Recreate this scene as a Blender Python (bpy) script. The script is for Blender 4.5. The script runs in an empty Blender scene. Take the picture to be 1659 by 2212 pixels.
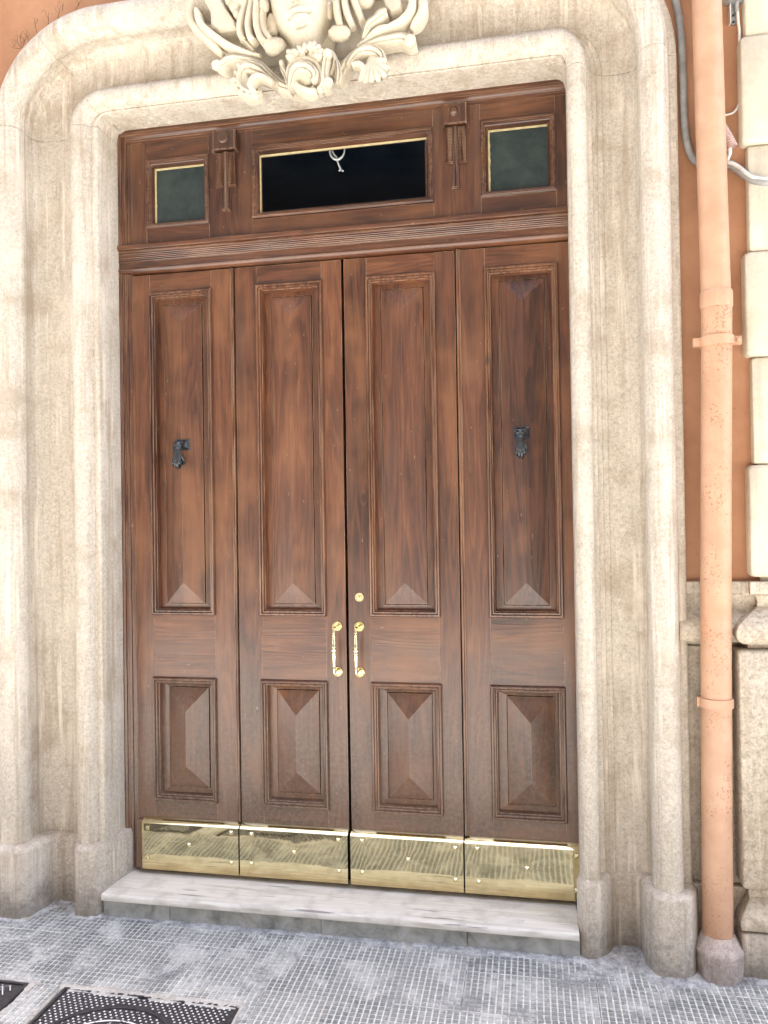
import bpy, bmesh, math, random
from mathutils import Vector, Matrix, noise as mnoise
random.seed(7)
C = bpy.context.scene.collection
S = bpy.context.scene
R = math.radians

# ------------------------------------------------------------------ camera
cam_d = bpy.data.cameras.new('camera')
cam = bpy.data.objects.new('camera', cam_d); C.objects.link(cam); S.camera = cam
cam_d.sensor_fit = 'HORIZONTAL'; cam_d.sensor_width = 36.0; cam_d.lens = 36.0*1661/1659
cam_d.clip_start = 0.05; cam_d.clip_end = 3000
_r = Vector((0.98210966, 0.18769916, -0.01515354)); _u = Vector((0.01677262, -0.00704064, 0.99983454)); _f = Vector((-0.18756142, 0.98220133, 0.01006289))
_m = Matrix((_r, _u, -_f)).transposed().to_4x4(); _m.translation = Vector((0.85997, -3.54082, 1.70997))
cam.matrix_world = _m

# ------------------------------------------------------------------ sky, sun, exposure
SUN_EL, SUN_AZ = 77.0, 20.0            # degrees; the sun stands behind the house (azimuth towards the right), the facade is in its own shade
w = bpy.data.worlds.new('World'); S.world = w; w.use_nodes = True
wn = w.node_tree; bg = wn.nodes['Background']
sky = wn.nodes.new('ShaderNodeTexSky'); sky.sky_type = 'NISHITA'; sky.sun_disc = False
sd = Vector((math.sin(R(SUN_AZ))*math.cos(R(SUN_EL)), math.cos(R(SUN_AZ))*math.cos(R(SUN_EL)), math.sin(R(SUN_EL))))
sky.sun_elevation = R(SUN_EL); sky.sun_rotation = math.atan2(sd.x, sd.y)
sky.air_density = 1.0; sky.dust_density = 3.5; sky.ozone_density = 0.5
wn.links.new(sky.outputs[0], bg.inputs[0]); bg.inputs[1].default_value = 0.10
sun_d = bpy.data.lights.new('sun', 'SUN'); sun = bpy.data.objects.new('sun', sun_d); C.objects.link(sun)
sun_d.energy = 4.0; sun_d.angle = R(0.53); sun_d.color = (1.0, 0.97, 0.93)
sun.rotation_euler = sd.to_track_quat('Z', 'Y').to_euler(); sun.location = sd*20
vs = S.view_settings; vs.view_transform = 'Standard'; vs.look = 'None'; vs.gamma = 1.0; vs.use_curve_mapping = False
vs.exposure = 3.02
S.cycles.max_bounces = 8; S.cycles.diffuse_bounces = 4

# ------------------------------------------------------------------ node helper
class NT:
    def __init__(s, name):
        s.m = bpy.data.materials.new(name); s.m.use_nodes = True; s.t = s.m.node_tree
        s.b = s.t.nodes['Principled BSDF']; s.o = s.t.nodes['Material Output']
    def n(s, typ, **kw):
        nd = s.t.nodes.new(typ)
        for k, v in kw.items():
            if k.startswith('i_'):
                key = k[2:]; key = int(key) if key.isdigit() else key.replace('_', ' ')
                s.set(nd.inputs[key], v)
            else: setattr(nd, k, v)
        return nd
    def set(s, inp, v):
        if hasattr(v, 'is_output') or isinstance(v, bpy.types.NodeSocket): s.t.links.new(v, inp)
        else: inp.default_value = v
    def math(s, op, a, b=None, c=None, clamp=False):
        nd = s.n('ShaderNodeMath', operation=op); nd.use_clamp = clamp
        for i, v in enumerate((a, b, c)):
            if v is not None: s.set(nd.inputs[i], v)
        return nd.outputs[0]
    def pos(s): return s.n('ShaderNodeNewGeometry').outputs['Position']
    def obj(s): return s.n('ShaderNodeTexCoord').outputs['Object']
    def rnd(s): return s.n('ShaderNodeObjectInfo').outputs['Random']
    def scale(s, v, xyz, off=None):
        nd = s.n('ShaderNodeVectorMath', operation='MULTIPLY', i_0=v, i_1=xyz)
        if off is None: return nd.outputs[0]
        return s.n('ShaderNodeVectorMath', operation='ADD', i_0=nd.outputs[0], i_1=off).outputs[0]
    def noise(s, v, sc, det=4, rough=.55, dist=0):
        return s.n('ShaderNodeTexNoise', i_Vector=v, i_Scale=sc, i_Detail=det, i_Roughness=rough, i_Distortion=dist).outputs[0]
    def ramp(s, f, stops, interp='LINEAR'):
        nd = s.n('ShaderNodeValToRGB'); cr = nd.color_ramp; cr.interpolation = interp
        while len(cr.elements) < len(stops): cr.elements.new(.5)
        for e, (p, c) in zip(cr.elements, stops):
            e.position = p; e.color = tuple(c)+(1,) if len(c) == 3 else c
        s.set(nd.inputs[0], f); return nd.outputs[0]
    def g(s, f, a, b):           # smooth 0..1 between a and b
        nd = s.n('ShaderNodeMapRange', i_0=f, i_1=a, i_2=b); nd.interpolation_type = 'SMOOTHSTEP'; return nd.outputs[0]
    def mix(s, f, a, b, mode='MIX'):
        nd = s.n('ShaderNodeMix', data_type='RGBA', blend_type=mode)
        s.set(nd.inputs[0], f); s.set(nd.inputs[6], a if not isinstance(a, tuple) else a+(1,)); s.set(nd.inputs[7], b if not isinstance(b, tuple) else b+(1,))
        return nd.outputs[2]
    def bump(s, h, strength=.3, dist=.01, normal=None):
        nd = s.n('ShaderNodeBump', i_Height=h, i_Strength=strength, i_Distance=dist)
        if normal is not None: s.set(nd.inputs['Normal'], normal)
        return nd.outputs[0]
    def sep(s, v, k): return s.n('ShaderNodeSeparateXYZ', i_0=v).outputs[k]
    def edge(s, r=.006, lo=.02, hi=.2):
        bv = s.n('ShaderNodeBevel', samples=4, i_Radius=r).outputs[0]
        gn = s.n('ShaderNodeNewGeometry').outputs['Normal']
        d = s.n('ShaderNodeVectorMath', operation='DOT_PRODUCT', i_0=bv, i_1=gn).outputs['Value']
        return s.g(s.math('SUBTRACT', 1.0, d), lo, hi), bv
    def fin(s, col, rough=.6, normal=None, spec=None, metal=None):
        s.set(s.b.inputs['Base Color'], col if not isinstance(col, tuple) else col+(1,)); s.set(s.b.inputs['Roughness'], rough)
        if normal is not None: s.set(s.b.inputs['Normal'], normal)
        if spec is not None: s.set(s.b.inputs['Specular IOR Level'], spec)
        if metal is not None: s.set(s.b.inputs['Metallic'], metal)
        return s.m

M = {}
def wood(name, axis, dark=1.0, wear=1.0):
    t = NT(name); P = t.pos(); rn = t.rnd()
    off = t.n('ShaderNodeCombineXYZ', i_0=t.math('MULTIPLY', rn, 13.0), i_1=t.math('MULTIPLY', rn, 7.3), i_2=t.math('MULTIPLY', rn, 29.0)).outputs[0]
    sv = {'z': (1, 1, .055), 'x': (.055, 1, 1)}[axis]
    G = t.scale(P, sv, off)
    Gs = t.scale(P, {'z': (1, 1, .18), 'x': (.18, 1, 1)}[axis], off)
    fine = t.noise(G, 105, 4, .72); mid = t.noise(G, 34, 4, .6, .4)
    cell = t.noise(t.scale(P, {'z': (1, 1, .085), 'x': (.085, 1, 1)}[axis], off), 7.0, 2, .5, .2)
    rings = t.math('FRACT', t.math('MULTIPLY', cell, 13.0))
    rings = t.math('MULTIPLY', t.g(rings, .05, .75), t.math('SUBTRACT', 1.0, t.g(rings, .85, 1.0)))
    blot = t.noise(t.scale(P, {'z': (1, 1, .3), 'x': (.3, 1, 1)}[axis], off), 6, 5, .62)
    big = t.noise(P, 2.3, 3, .55)
    h = t.math('ADD', t.math('MULTIPLY', rings, .085), t.math('ADD', t.math('MULTIPLY', mid, .13), t.math('MULTIPLY', fine, .40)))
    h = t.math('ADD', h, t.math('MULTIPLY', blot, .34))
    h = t.math('ADD', h, t.math('MULTIPLY', t.math('SUBTRACT', rn, .5), .12))
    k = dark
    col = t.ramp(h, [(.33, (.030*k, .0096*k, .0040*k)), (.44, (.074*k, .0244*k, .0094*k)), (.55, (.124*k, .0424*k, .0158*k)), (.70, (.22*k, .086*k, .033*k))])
    gl = t.g(t.math('ADD', t.math('MULTIPLY', big, .5), t.math('MULTIPLY', t.noise(Gs, 4.2, 4, .6), .5)), .48, .62)                                  # stain faded to a warmer, paler brown
    col = t.mix(t.math('MULTIPLY', gl, .6), col, (.228*k, .094*k, .036*k))
    dk = t.g(t.noise(t.scale(P, (1, 1, .35), off), 5.2, 5, .65), .54, .74)
    col = t.mix(t.math('MULTIPLY', dk, .36), col, (.032, .013, .008))
    gry = t.g(t.noise(t.scale(Gs, (1, 1, 1), (5, 3, 1)), 5.5, 4, .6), .5, .7)
    col = t.mix(t.math('MULTIPLY', gry, .3), col, (.125, .075, .05))
    # pale scuffs and chips
    ch = t.g(t.noise(t.scale(P, {'z': (1, 1, .4), 'x': (.4, 1, 1)}[axis], off), 62, 3, .6), .69, .75)
    col = t.mix(t.math('MULTIPLY', ch, .7), col, (.32, .19, .105))
    z = t.sep(P, 2)
    # road splash and dust settled on the lowest metre
    dn = t.noise(P, 4.5, 5, .62)
    spl = t.g(t.math('ADD', z, t.math('MULTIPLY', t.math('SUBTRACT', dn, .5), 1.5)), 1.25, .3)
    sp2 = t.g(t.noise(P, 55, 3, .7), .4, .65)
    col = t.mix(t.math('MULTIPLY', spl, t.math('MULTIPLY_ADD', sp2, .38, .27)), col, (.19, .138, .097))
    e, bv = t.edge(.0034, .02, .15)
    en = t.g(t.noise(G, 60, 3, .6), .40, .58)
    col = t.mix(t.math('MULTIPLY', t.math('MULTIPLY', e, en), .95*wear), col, (.52, .36, .24))
    hb = t.math('ADD', t.math('MULTIPLY', fine, .5), t.math('ADD', t.math('MULTIPLY', rings, .25), t.math('MULTIPLY', mid, .5)))
    nrm = t.bump(hb, .22, .004)
    ro = t.math('ADD', t.math('MULTIPLY_ADD', blot, .22, .27), t.math('MULTIPLY', spl, .1))
    vo = t.n('ShaderNodeTexVoronoi', i_Vector=t.scale(P, {'z': (1, 1, .45), 'x': (.45, 1, 1)}[axis], off), i_Scale=3.6).outputs['Distance']
    col = t.mix(t.math('MULTIPLY', t.g(vo, .05, .03), .75), col, (.035, .014, .008)); col = t.mix(t.math('MULTIPLY', t.g(t.math('ABSOLUTE', t.math('SUBTRACT', vo, .06)), .012, .0), .4), col, (.16, .075, .035))
    t.b.inputs['Coat Weight'].default_value = .40; t.b.inputs['Coat Roughness'].default_value = .2
    return t.fin(col, ro, nrm, .6)
M['wood_v'] = wood('wood_upright', 'z'); M['wood_h'] = wood('wood_level', 'x')
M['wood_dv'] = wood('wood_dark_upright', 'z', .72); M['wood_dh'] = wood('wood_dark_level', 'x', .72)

def stone(name, base, dark, spk=1.0, stain=1.0, sc=1.0, rough=.85, soot=.0):
    t = NT(name); P = t.pos()
    gr = t.noise(P, 170*sc, 3, .65); gr2 = t.noise(P, 62*sc, 4, .66); bl = t.noise(P, 5.5, 5, .62)
    st = t.noise(t.scale(P, (1, 1, .12)), 26, 5, .62)
    col = t.ramp(t.math('ADD', t.math('MULTIPLY', gr, .5*spk), t.math('MULTIPLY_ADD', gr2, .5*spk, .5-.5*spk)),
                 [(.32, tuple(.3*a+.7*b for a, b in zip(base, dark))), (.5, base), (.7, tuple(min(.92, c*1.32) for c in base))])
    col = t.mix(t.math('MULTIPLY', t.g(bl, .48, .7), .62*stain), col, tuple(c*f for c, f in zip(base, (.66, .58, .5))))
    col = t.mix(t.math('MULTIPLY', t.g(st, .55, .72), .42*stain), col, tuple(c*f for c, f in zip(base, (.62, .56, .5))))
    col = t.mix(t.math('MULTIPLY', t.g(t.noise(P, 3.1, 4, .6), .52, .68), .4), col, tuple(min(.9, c*1.35) for c in base))
    fl = t.g(t.noise(P, 95*sc, 3, .7, .3), .50, .66)
    col = t.mix(t.math('MULTIPLY', fl, .26*spk), col, tuple(c*f for c, f in zip(base, (.52, .46, .40))))
    s3 = t.g(t.noise(t.scale(P, (1, 1, .035), (8, 5, 3)), 30, 5, .7), .50, .64)
    s3 = t.math('MULTIPLY', s3, t.g(t.noise(P, 2.6, 4, .6), .42, .6))
    col = t.mix(t.math('MULTIPLY', s3, .62*stain), col, tuple(min(.86, c*1.5) for c in base))
    s2 = t.g(t.noise(t.scale(P, (1, 1, .05), (4, 2, 9)), 17, 6, .7), .51, .64)
    col = t.mix(t.math('MULTIPLY', s2, .46*stain), col, tuple(c*f for c, f in zip(base, (.60, .52, .42))))
    pit = t.g(t.noise(P, 60*sc, 2, .5), .73, .78)
    col = t.mix(t.math('MULTIPLY', pit, .5*stain), col, tuple(c*.4 for c in base))
    if soot:                                                 # street grime wicked up from the pavement
        z = t.sep(P, 2); zz = t.math('ADD', z, t.math('MULTIPLY', t.math('SUBTRACT', t.noise(P, 14, 5, .65), .5), .34))
        col = t.mix(t.math('MULTIPLY', t.g(zz, .06, -.13), soot), col, (.10, .092, .085))
    e, bv = t.edge(.008, .03, .2)
    col = t.mix(t.math('MULTIPLY', t.math('MULTIPLY', e, t.g(gr2, .42, .58)), .55*stain), col, tuple(min(.88, c*1.5) for c in base))
    nrm = t.bump(t.math('ADD', t.math('MULTIPLY', gr, .5), t.math('MULTIPLY', gr2, .9)), .42, .006, bv)
    return t.fin(col, rough, nrm, .25)
M['stone'] = stone('sandy_granite', (.54, .485, .405), (.27, .22, .165))
M['plinth'] = stone('sandy_granite_plinth', (.53, .475, .40), (.27, .22, .165), 1.1, 1.0, .9, .85, .45)
M['dado'] = stone('rough_granite', (.52, .46, .37), (.24, .2, .15), 1.25, .7, .62, .88, .45)
M['cream'] = stone('cream_painted_stone', (.62, .57, .45), (.54, .49, .38), .4, .45, .5, .7)
M['carved'] = stone('cream_carved_stucco', (.62, .555, .43), (.50, .43, .32), .4, .45, .6, .65)

def slab_mat():
    t = NT('veined_travertine'); P = t.pos()
    v = t.noise(t.scale(P, (.07, 1, 1)), 60, 4, .6, .3); v2 = t.noise(t.scale(P, (.05, 1, 1)), 22, 3, .6, .5)
    col = t.ramp(t.math('ADD', t.math('MULTIPLY', v, .5), t.math('MULTIPLY', v2, .5)), [(.28, (.36, .335, .30)), (.38, (.60, .565, .50)), (.5, (.74, .705, .635)), (.7, (.84, .81, .75))])
    b = t.noise(P, 9, 5, .6); col = t.mix(t.math('MULTIPLY', t.g(b, .46, .68), .5), col, (.44, .41, .36))
    dk = t.g(t.noise(t.scale(P, (.06, 1, 1), (3, 1, 0)), 38, 2, .5), .66, .70)
    col = t.mix(t.math('MULTIPLY', dk, .75), col, (.16, .15, .155))
    e, bv = t.edge(.006)
    return t.fin(col, .5, t.bump(v, .3, .004, bv), .4)
M['slab'] = slab_mat()
def riser_mat():
    t = NT('grey_marble'); P = t.pos()
    a = t.noise(P, 11, 6, .65, .5); col = t.ramp(a, [(.3, (.20, .20, .185)), (.5, (.40, .41, .385)), (.7, (.56, .56, .53))])
    col = t.mix(t.math('MULTIPLY', t.g(t.noise(P, 7, 4, .6), .55, .7), .5), col, (.40, .31, .19))
    e, bv = t.edge(.004); return t.fin(col, .6, t.bump(a, .2, .004, bv), .4)
M['riser'] = riser_mat()

def tile_mat():
    t = NT('studded_cement_tile'); P = t.pos(); O = t.obj(); z = t.sep(O, 2); rn = t.rnd()
    gro = t.g(z, .0042, .0022)
    n1 = t.noise(P, 7, 6, .68, .4); n2 = t.noise(P, 48, 4, .65); n3 = t.noise(P, 2.2, 4, .6)
    top = t.ramp(t.math('ADD', t.math('MULTIPLY', n2, .6), t.math('MULTIPLY', n1, .4)), [(.33, (.105, .112, .113)), (.5, (.215, .225, .223)), (.66, (.36, .37, .36))])
    top = t.mix(t.math('MULTIPLY', t.math('SUBTRACT', rn, .2, clamp=True), .6), top, (.36, .36, .35))
    dust = t.g(t.math('ADD', n1, t.math('MULTIPLY', n3, .5)), .70, .88)
    top = t.mix(t.math('MULTIPLY', dust, .6), top, (.60, .60, .58))
    grime = t.g(t.noise(P, 4.2, 6, .7, .6), .54, .66)
    low = t.ramp(n2, [(.3, (.47, .47, .435)), (.6, (.72, .715, .67))])
    low = t.mix(t.math('MULTIPLY', grime, .7), low, (.21, .21, .205))
    col = t.mix(gro, top, low)
    blk = t.g(t.noise(P, 3.1, 5, .65, .3), .60, .70)
    col = t.mix(t.math('MULTIPLY', blk, .35), col, (.09, .09, .09))
    return t.fin(col, .8, t.bump(n2, .35, .003), .3)
M['tile'] = tile_mat()
def ground_mat():
    t = NT('cement_ground'); P = t.pos(); a = t.noise(P, 18, 6, .7)
    col = t.ramp(a, [(.32, (.14, .145, .15)), (.5, (.34, .345, .35)), (.68, (.6, .6, .6))])
    return t.fin(col, .85, t.bump(a, .5, .01), .3)
M['ground'] = ground_mat()
M['road'] = None; M['kerb'] = None
def mortar_mat():
    t = NT('crumbly_mortar'); P = t.pos(); a = t.noise(P, 38, 6, .72); b = t.noise(P, 9, 5, .65)
    col = t.ramp(t.math('ADD', t.math('MULTIPLY', a, .6), t.math('MULTIPLY', b, .4)), [(.35, (.14, .14, .145)), (.47, (.36, .36, .36)), (.6, (.62, .62, .61))])
    col = t.mix(t.math('MULTIPLY', t.g(t.noise(P, 12, 4, .6), .58, .7), .6), col, (.40, .32, .22))
    return t.fin(col, .9, t.bump(a, .8, .012), .2)
M['mortar'] = mortar_mat()
M['mortar_pale'] = stone('pale_cement', (.46, .45, .42), (.2, .19, .18), 1.0, .8, .6, .9)

def plaster():
    t = NT('terracotta_plaster'); P = t.pos(); a = t.noise(P, 90, 4, .6); b = t.noise(P, 3.5, 5, .6)
    col = t.ramp(b, [(.3, (.33, .165, .088)), (.5, (.41, .212, .117)), (.7, (.47, .255, .145))])
    col = t.mix(t.math('MULTIPLY', t.g(t.noise(P, 30, 3, .6), .68, .74), .4), col, (.2, .08, .045))
    return t.fin(col, .85, t.bump(a, .25, .004), .2)
M['plaster'] = plaster()
def pipe_mat(name, rust):
    t = NT(name); P = t.pos(); b = t.noise(P, 8, 4, .6)
    col = t.ramp(b, [(.35, (.49, .285, .175)), (.65, (.575, .350, .222))])
    st = t.noise(t.scale(P, (1, 1, .1)), 30, 3, .6); col = t.mix(t.math('MULTIPLY', t.g(st, .55, .75), .25), col, (.63, .40, .265))
    if rust:
        n = t.noise(P, 105, 3, .55, .2); m = t.noise(P, 6, 3, .6)
        m = t.noise(t.scale(P, (1, 1, .5)), 7, 4, .65); r = t.g(t.math('ADD', n, t.math('MULTIPLY', m, .75)), .985, 1.06)
        col = t.mix(t.math('MULTIPLY', r, .7), col, (.30, .13, .055))
        r2 = t.g(t.noise(P, 5, 4, .6), .55, .75); col = t.mix(t.math('MULTIPLY', r2, .35), col, (.62, .26, .12))
    sc = t.g(t.noise(t.scale(P, (1, 1, .12)), 60, 2, .5), .74, .77); col = t.mix(t.math('MULTIPLY', sc, .4), col, (.3, .13, .06))
    return t.fin(col, .42, t.bump(t.noise(P, 60, 3), .06, .004), .45)
M['pipe'] = pipe_mat('salmon_pipe_paint', False); M['pipe_rust'] = pipe_mat('salmon_pipe_paint_rusted', True)
def brass(name, rough, wave):
    t = NT(name); P = t.pos()
    a = t.noise(P, 5.5, 2, .5, .6); b = t.noise(P, 26, 3, .55); s_ = t.noise(t.scale(P, (.05, 1, 1)), 120, 3, .6)
    col = t.ramp(b, [(.3, (.80, .70, .40)), (.6, (.88, .79, .49)), (.8, (.85, .74, .43))])
    z = t.sep(P, 2)
    tar = t.math('MULTIPLY', t.g(t.math('ADD', z, t.math('MULTIPLY', t.math('SUBTRACT', s_, .5), .12)), .075, .0), 1.0)
    if wave: col = t.mix(t.math('MULTIPLY', tar, .55), col, (.42, .24, .075))
    ro = t.math('MULTIPLY_ADD', b, .06 if wave else .12, rough-.04)
    if wave: ro = t.math('ADD', ro, t.math('MULTIPLY', tar, .12))
    nrm = t.bump(a, wave, .05) if wave else None
    return t.fin(col, ro, nrm, .5, 1.0)
M['brass'] = brass('polished_brass_sheet', .062, .010); M['brass_b'] = brass('bright_brass', .16, 0)
def simple(name, col, rough=.6, metal=0, var=.25, sc=40, spec=.4, bump=.15):
    t = NT(name); P = t.pos(); n = t.noise(P, sc, 4, .6)
    c = t.ramp(n, [(.3, tuple(x*(1-var) for x in col)), (.7, tuple(min(.95, x*(1+var)) for x in col))])
    return t.fin(c, rough, t.bump(n, bump, .003), spec, metal)
M['road'] = simple('dusty_pale_paving', (.40, .385, .36), .9, 0, .25, 25); M['kerb'] = simple('pale_kerb_stone', (.42, .40, .37), .8, 0, .2, 30); M['house'] = simple('grey_brown_plaster', (.13, .11, .095), .9, 0, .12, 3)
M['iron'] = simple('black_cast_iron', (.048, .053, .058), .30, .45, .4, 70, .7)
M['manhole'] = simple('dark_worn_iron', (.045, .042, .045), .55, .2, .5, 60, .5)
def stud_mat():
    t = NT('worn_iron_studs'); z = t.sep(t.pos(), 2); n = t.noise(t.pos(), 60, 3, .6)
    f = t.math('MULTIPLY', t.g(z, -.1232, -.1222), t.g(n, .34, .46))
    return t.fin(t.mix(f, (.045, .042, .045), (.78, .78, .78)), .5, None, .4)
M['stud_iron'] = stud_mat()
M['dark'] = simple('dark_gap', (.012, .01, .009), .9)
M['hall'] = simple('dim_hall_paint', (.12, .20, .32), .95, 0, .2, 3, .1)
M['grey'] = simple('grey_conduit', (.30, .30, .285), .55, 0, .25, 18)
M['white'] = simple('off_white_cable', (.68, .66, .60), .5, 0, .15, 30)
M['pinkish'] = simple('faded_pink_tube', (.50, .36, .32), .6, 0, .15, 30)
M['pane_edge'] = simple('pale_pane_edge', (.50, .42, .23), .7, 0, .2, 60)
M['hook'] = simple('pale_metal_hook', (.75, .72, .62), .4, .3, .1)
M['galv'] = simple('galvanised_metal', (.42, .44, .44), .45, .6, .25, 40)
M['straw'] = simple('dry_straw', (.10, .06, .035), .8)
M['mortar_base'] = stone('cement_socket', (.50, .425, .38), (.26, .2, .18), 1.0, .8, .6, .9, .2)
def glass(name, frost):
    t = NT(name); P = t.pos(); n = t.noise(P, 90, 3, .6)
    b = t.b
    if frost:
        c = t.ramp(t.noise(P, 14, 5, .65), [(.35, (.019, .031, .030)), (.65, (.038, .051, .048))])
        c = t.mix(t.g(t.noise(P, 30, 3, .6), .68, .74), c, (.05, .06, .056))
        return t.fin(c, .42, t.bump(n, .4, .004), .35)
    b.inputs['Base Color'].default_value = (.9, .95, 1, 1); b.inputs['Transmission Weight'].default_value = 1.0
    b.inputs['Roughness'].default_value = .02; b.inputs['IOR'].default_value = 1.12
    return t.m
M['pane_f'] = glass('rippled_frosted_glass', True); M['pane_c'] = glass('clear_glass', False)

# ------------------------------------------------------------------ mesh helper
ORG = {}
class MB:
    def __init__(s): s.v = []; s.f = []
    def add(s, vs, fs):
        o = len(s.v); s.v += [tuple(v) for v in vs]; s.f += [tuple(i+o for i in f) for f in fs]; return s
    def box(s, x0, x1, y0, y1, z0, z1):
        return s.add([(x0, y0, z0), (x1, y0, z0), (x1, y1, z0), (x0, y1, z0), (x0, y0, z1), (x1, y0, z1), (x1, y1, z1), (x0, y1, z1)],
                     [(0, 3, 2, 1), (4, 5, 6, 7), (0, 1, 5, 4), (1, 2, 6, 5), (2, 3, 7, 6), (3, 0, 4, 7)])
    def rings(s, rings, close=True, cap0=True, cap1=True):
        n = len(rings[0]); vs = [v for r in rings for v in r]; fs = []
        for i in range(len(rings)-1):
            for j in range(n if close else n-1):
                k = (j+1) % n; fs.append((i*n+j, i*n+k, (i+1)*n+k, (i+1)*n+j))
        if close and cap0: fs.append(tuple(range(n-1, -1, -1)))
        if close and cap1: fs.append(tuple((len(rings)-1)*n+j for j in range(n)))
        return s.add(vs, fs)
    def tube(s, pts, r, n=12, sm=6):
        P, W = catmull(pts, r if isinstance(r, (list, tuple)) else [r]*len(pts), sm); rg = []
        U = None
        for i, p in enumerate(P):
            t = (P[min(i+1, len(P)-1)]-P[max(i-1, 0)]).normalized()
            if U is None: U = t.orthogonal().normalized()
            U = (U-t*U.dot(t)).normalized(); V = t.cross(U)
            rg.append([p+(U*math.cos(a)+V*math.sin(a))*W[i] for a in [2*math.pi*k/n for k in range(n)]])
        return s.rings(rg)
    def lathe(s, prof, c, axis='z', n=20):
        rg = []
        for r, h in prof:
            ring = []
            for k in range(n):
                a = 2*math.pi*k/n; u, v = r*math.cos(a), r*math.sin(a)
                ring.append((c[0]+u, c[1]+v, c[2]+h) if axis == 'z' else (c[0]+u, c[1]-h, c[2]+v))
            rg.append(ring)
        return s.rings(rg)
    def ell(s, c, r, n=10, jit=.0):
        rg = []
        for i in range(1, n):
            a = math.pi*i/n
            ring = []
            for k in range(2*n):
                b = math.pi*k/n
                q = Vector((math.sin(a)*math.cos(b), math.sin(a)*math.sin(b), math.cos(a)))
                f = 1+jit*mnoise.noise(q*2.3+Vector(c)*17)*2
                ring.append((c[0]+r[0]*q.x*f, c[1]+r[1]*q.y*f, c[2]+r[2]*q.z*f))
            rg.append(ring)
        return s.rings(rg)
    def prism_xz(s, poly, y0, y1, bev=.0):
        n = len(poly); cx = sum(p[0] for p in poly)/n; cz = sum(p[1] for p in poly)/n
        def sc(k): return [(cx+(p[0]-cx)*k, cz+(p[1]-cz)*k) for p in poly]
        L = [(poly, y1), (poly, y0+bev), (sc(1-bev*7), y0)] if bev else [(poly, y1), (poly, y0)]
        return s.rings([[(a, y, b) for a, b in pl] for pl, y in L])
    def build(s, name, mat, parent=None, smooth=False, auto=None, recalc=True, at=None):
        me = bpy.data.meshes.new(name); me.from_pydata(s.v, [], s.f); me.update()
        if recalc:
            bm = bmesh.new(); bm.from_mesh(me); bmesh.ops.recalc_face_normals(bm, faces=bm.faces); bm.to_mesh(me); bm.free()
        me.materials.append(M[mat] if isinstance(mat, str) else mat)
        if smooth: me.polygons.foreach_set('use_smooth', [True]*len(me.polygons))
        if smooth and auto: me.set_sharp_from_angle(angle=R(auto))
        return link(me, name, parent, at)
def link(me, name, parent=None, at=None):
    o = bpy.data.objects.new(name, me); C.objects.link(o)
    wl = Vector(at) if at is not None else Vector((0, 0, 0))
    if parent is not None:
        o.parent = parent; o.location = wl-ORG[parent.name]
    else: o.location = wl
    ORG[o.name] = wl
    return o
def thing(name, label, cat, loc=(0, 0, 0), group=None):
    o = bpy.data.objects.new(name, None); C.objects.link(o); o.location = loc; o.empty_display_size = .1
    o['label'] = label; o['category'] = cat; o['kind'] = 'thing'
    if group: o['group'] = group
    ORG[o.name] = Vector(loc); return o
def tag(o, label, cat, group=None):
    o['label'] = label; o['category'] = cat; o['kind'] = 'thing'
    if group: o['group'] = group
    return o
def catmull(pts, wid, sm=6):
    P = [Vector(p) for p in pts]; n = len(P); out = []; ow = []
    for i in range(n-1):
        a, b, c, d = P[max(i-1, 0)], P[i], P[i+1], P[min(i+2, n-1)]
        for k in range(sm):
            t = k/sm
            out.append(.5*((2*b)+(c-a)*t+(2*a-5*b+4*c-d)*t*t+(3*b-a-3*c+d)*t**3)); ow.append(wid[i]*(1-t)+wid[i+1]*t)
    out.append(P[-1]); ow.append(wid[-1]); return out, ow

# ------------------------------------------------------------------ pavement
GZ = -0.125
g = MB().add([(-60, -2.50, GZ-.012), (60, -2.50, GZ-.012), (60, .3, GZ-.012), (-60, .3, GZ-.012)], [(0, 1, 2, 3)]).build('pavement', 'ground')
g['kind'] = 'structure'
road = MB().add([(-300, -300, GZ-.11), (300, -300, GZ-.11), (300, -2.72, GZ-.11), (-300, -2.72, GZ-.11)], [(0, 1, 2, 3)]).build('road', 'road', recalc=False); road['kind'] = 'structure'
kerb = MB().box(-60, 60, -2.72, -2.50, GZ-.3, GZ).build('kerb', 'kerb'); kerb['kind'] = 'structure'
def tile_mesh():
    N, T = 10, .2535; p = T/N; mb = MB(); lo, hi = .0012, .0058
    mb.box(-T/2, T/2, -T/2, T/2, -.012, lo)
    for i in range(N):
        for j in range(N):
            x, y = -T/2+(i+.5)*p, -T/2+(j+.5)*p; a, b = p*.42, p*.335
            mb.rings([[(x+s*e, y+q*e, z) for s, q in ((-1, -1), (1, -1), (1, 1), (-1, 1))] for e, z in ((a, lo-.0005), (b, hi))], cap0=False)
    me = bpy.data.meshes.new('paving_tile'); me.from_pydata(mb.v, [], mb.f); me.materials.append(M['tile']); return me
tm = tile_mesh(); T = .2555
MHX0, MHX1, MHY = -.985, -.252, -.772
def in_hole(x, y):
    if MHX0-.10 < x < MHX1+.10 and MHY-.74 < y < MHY+.1: return True
    if -1.95 < x < -1.145+.09 and -1.46 < y < MHY+.1: return True
    return False
cut = []
for j in range(0, 9):
    for i in range(-9, 9):
        x = (i+.5)*T+.06; y = -.145-(j+.5)*T
        if in_hole(x, y): cut.append((x, y)); continue
        o = link(tm, 'paving_tile', g, (x+random.uniform(-.0016, .0016), y+random.uniform(-.0016, .0016), GZ-.0045+random.uniform(-.0012, .0012)))
        o.rotation_euler = (random.uniform(-.003, .003), random.uniform(-.003, .003), random.uniform(-.008, .008))
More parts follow.
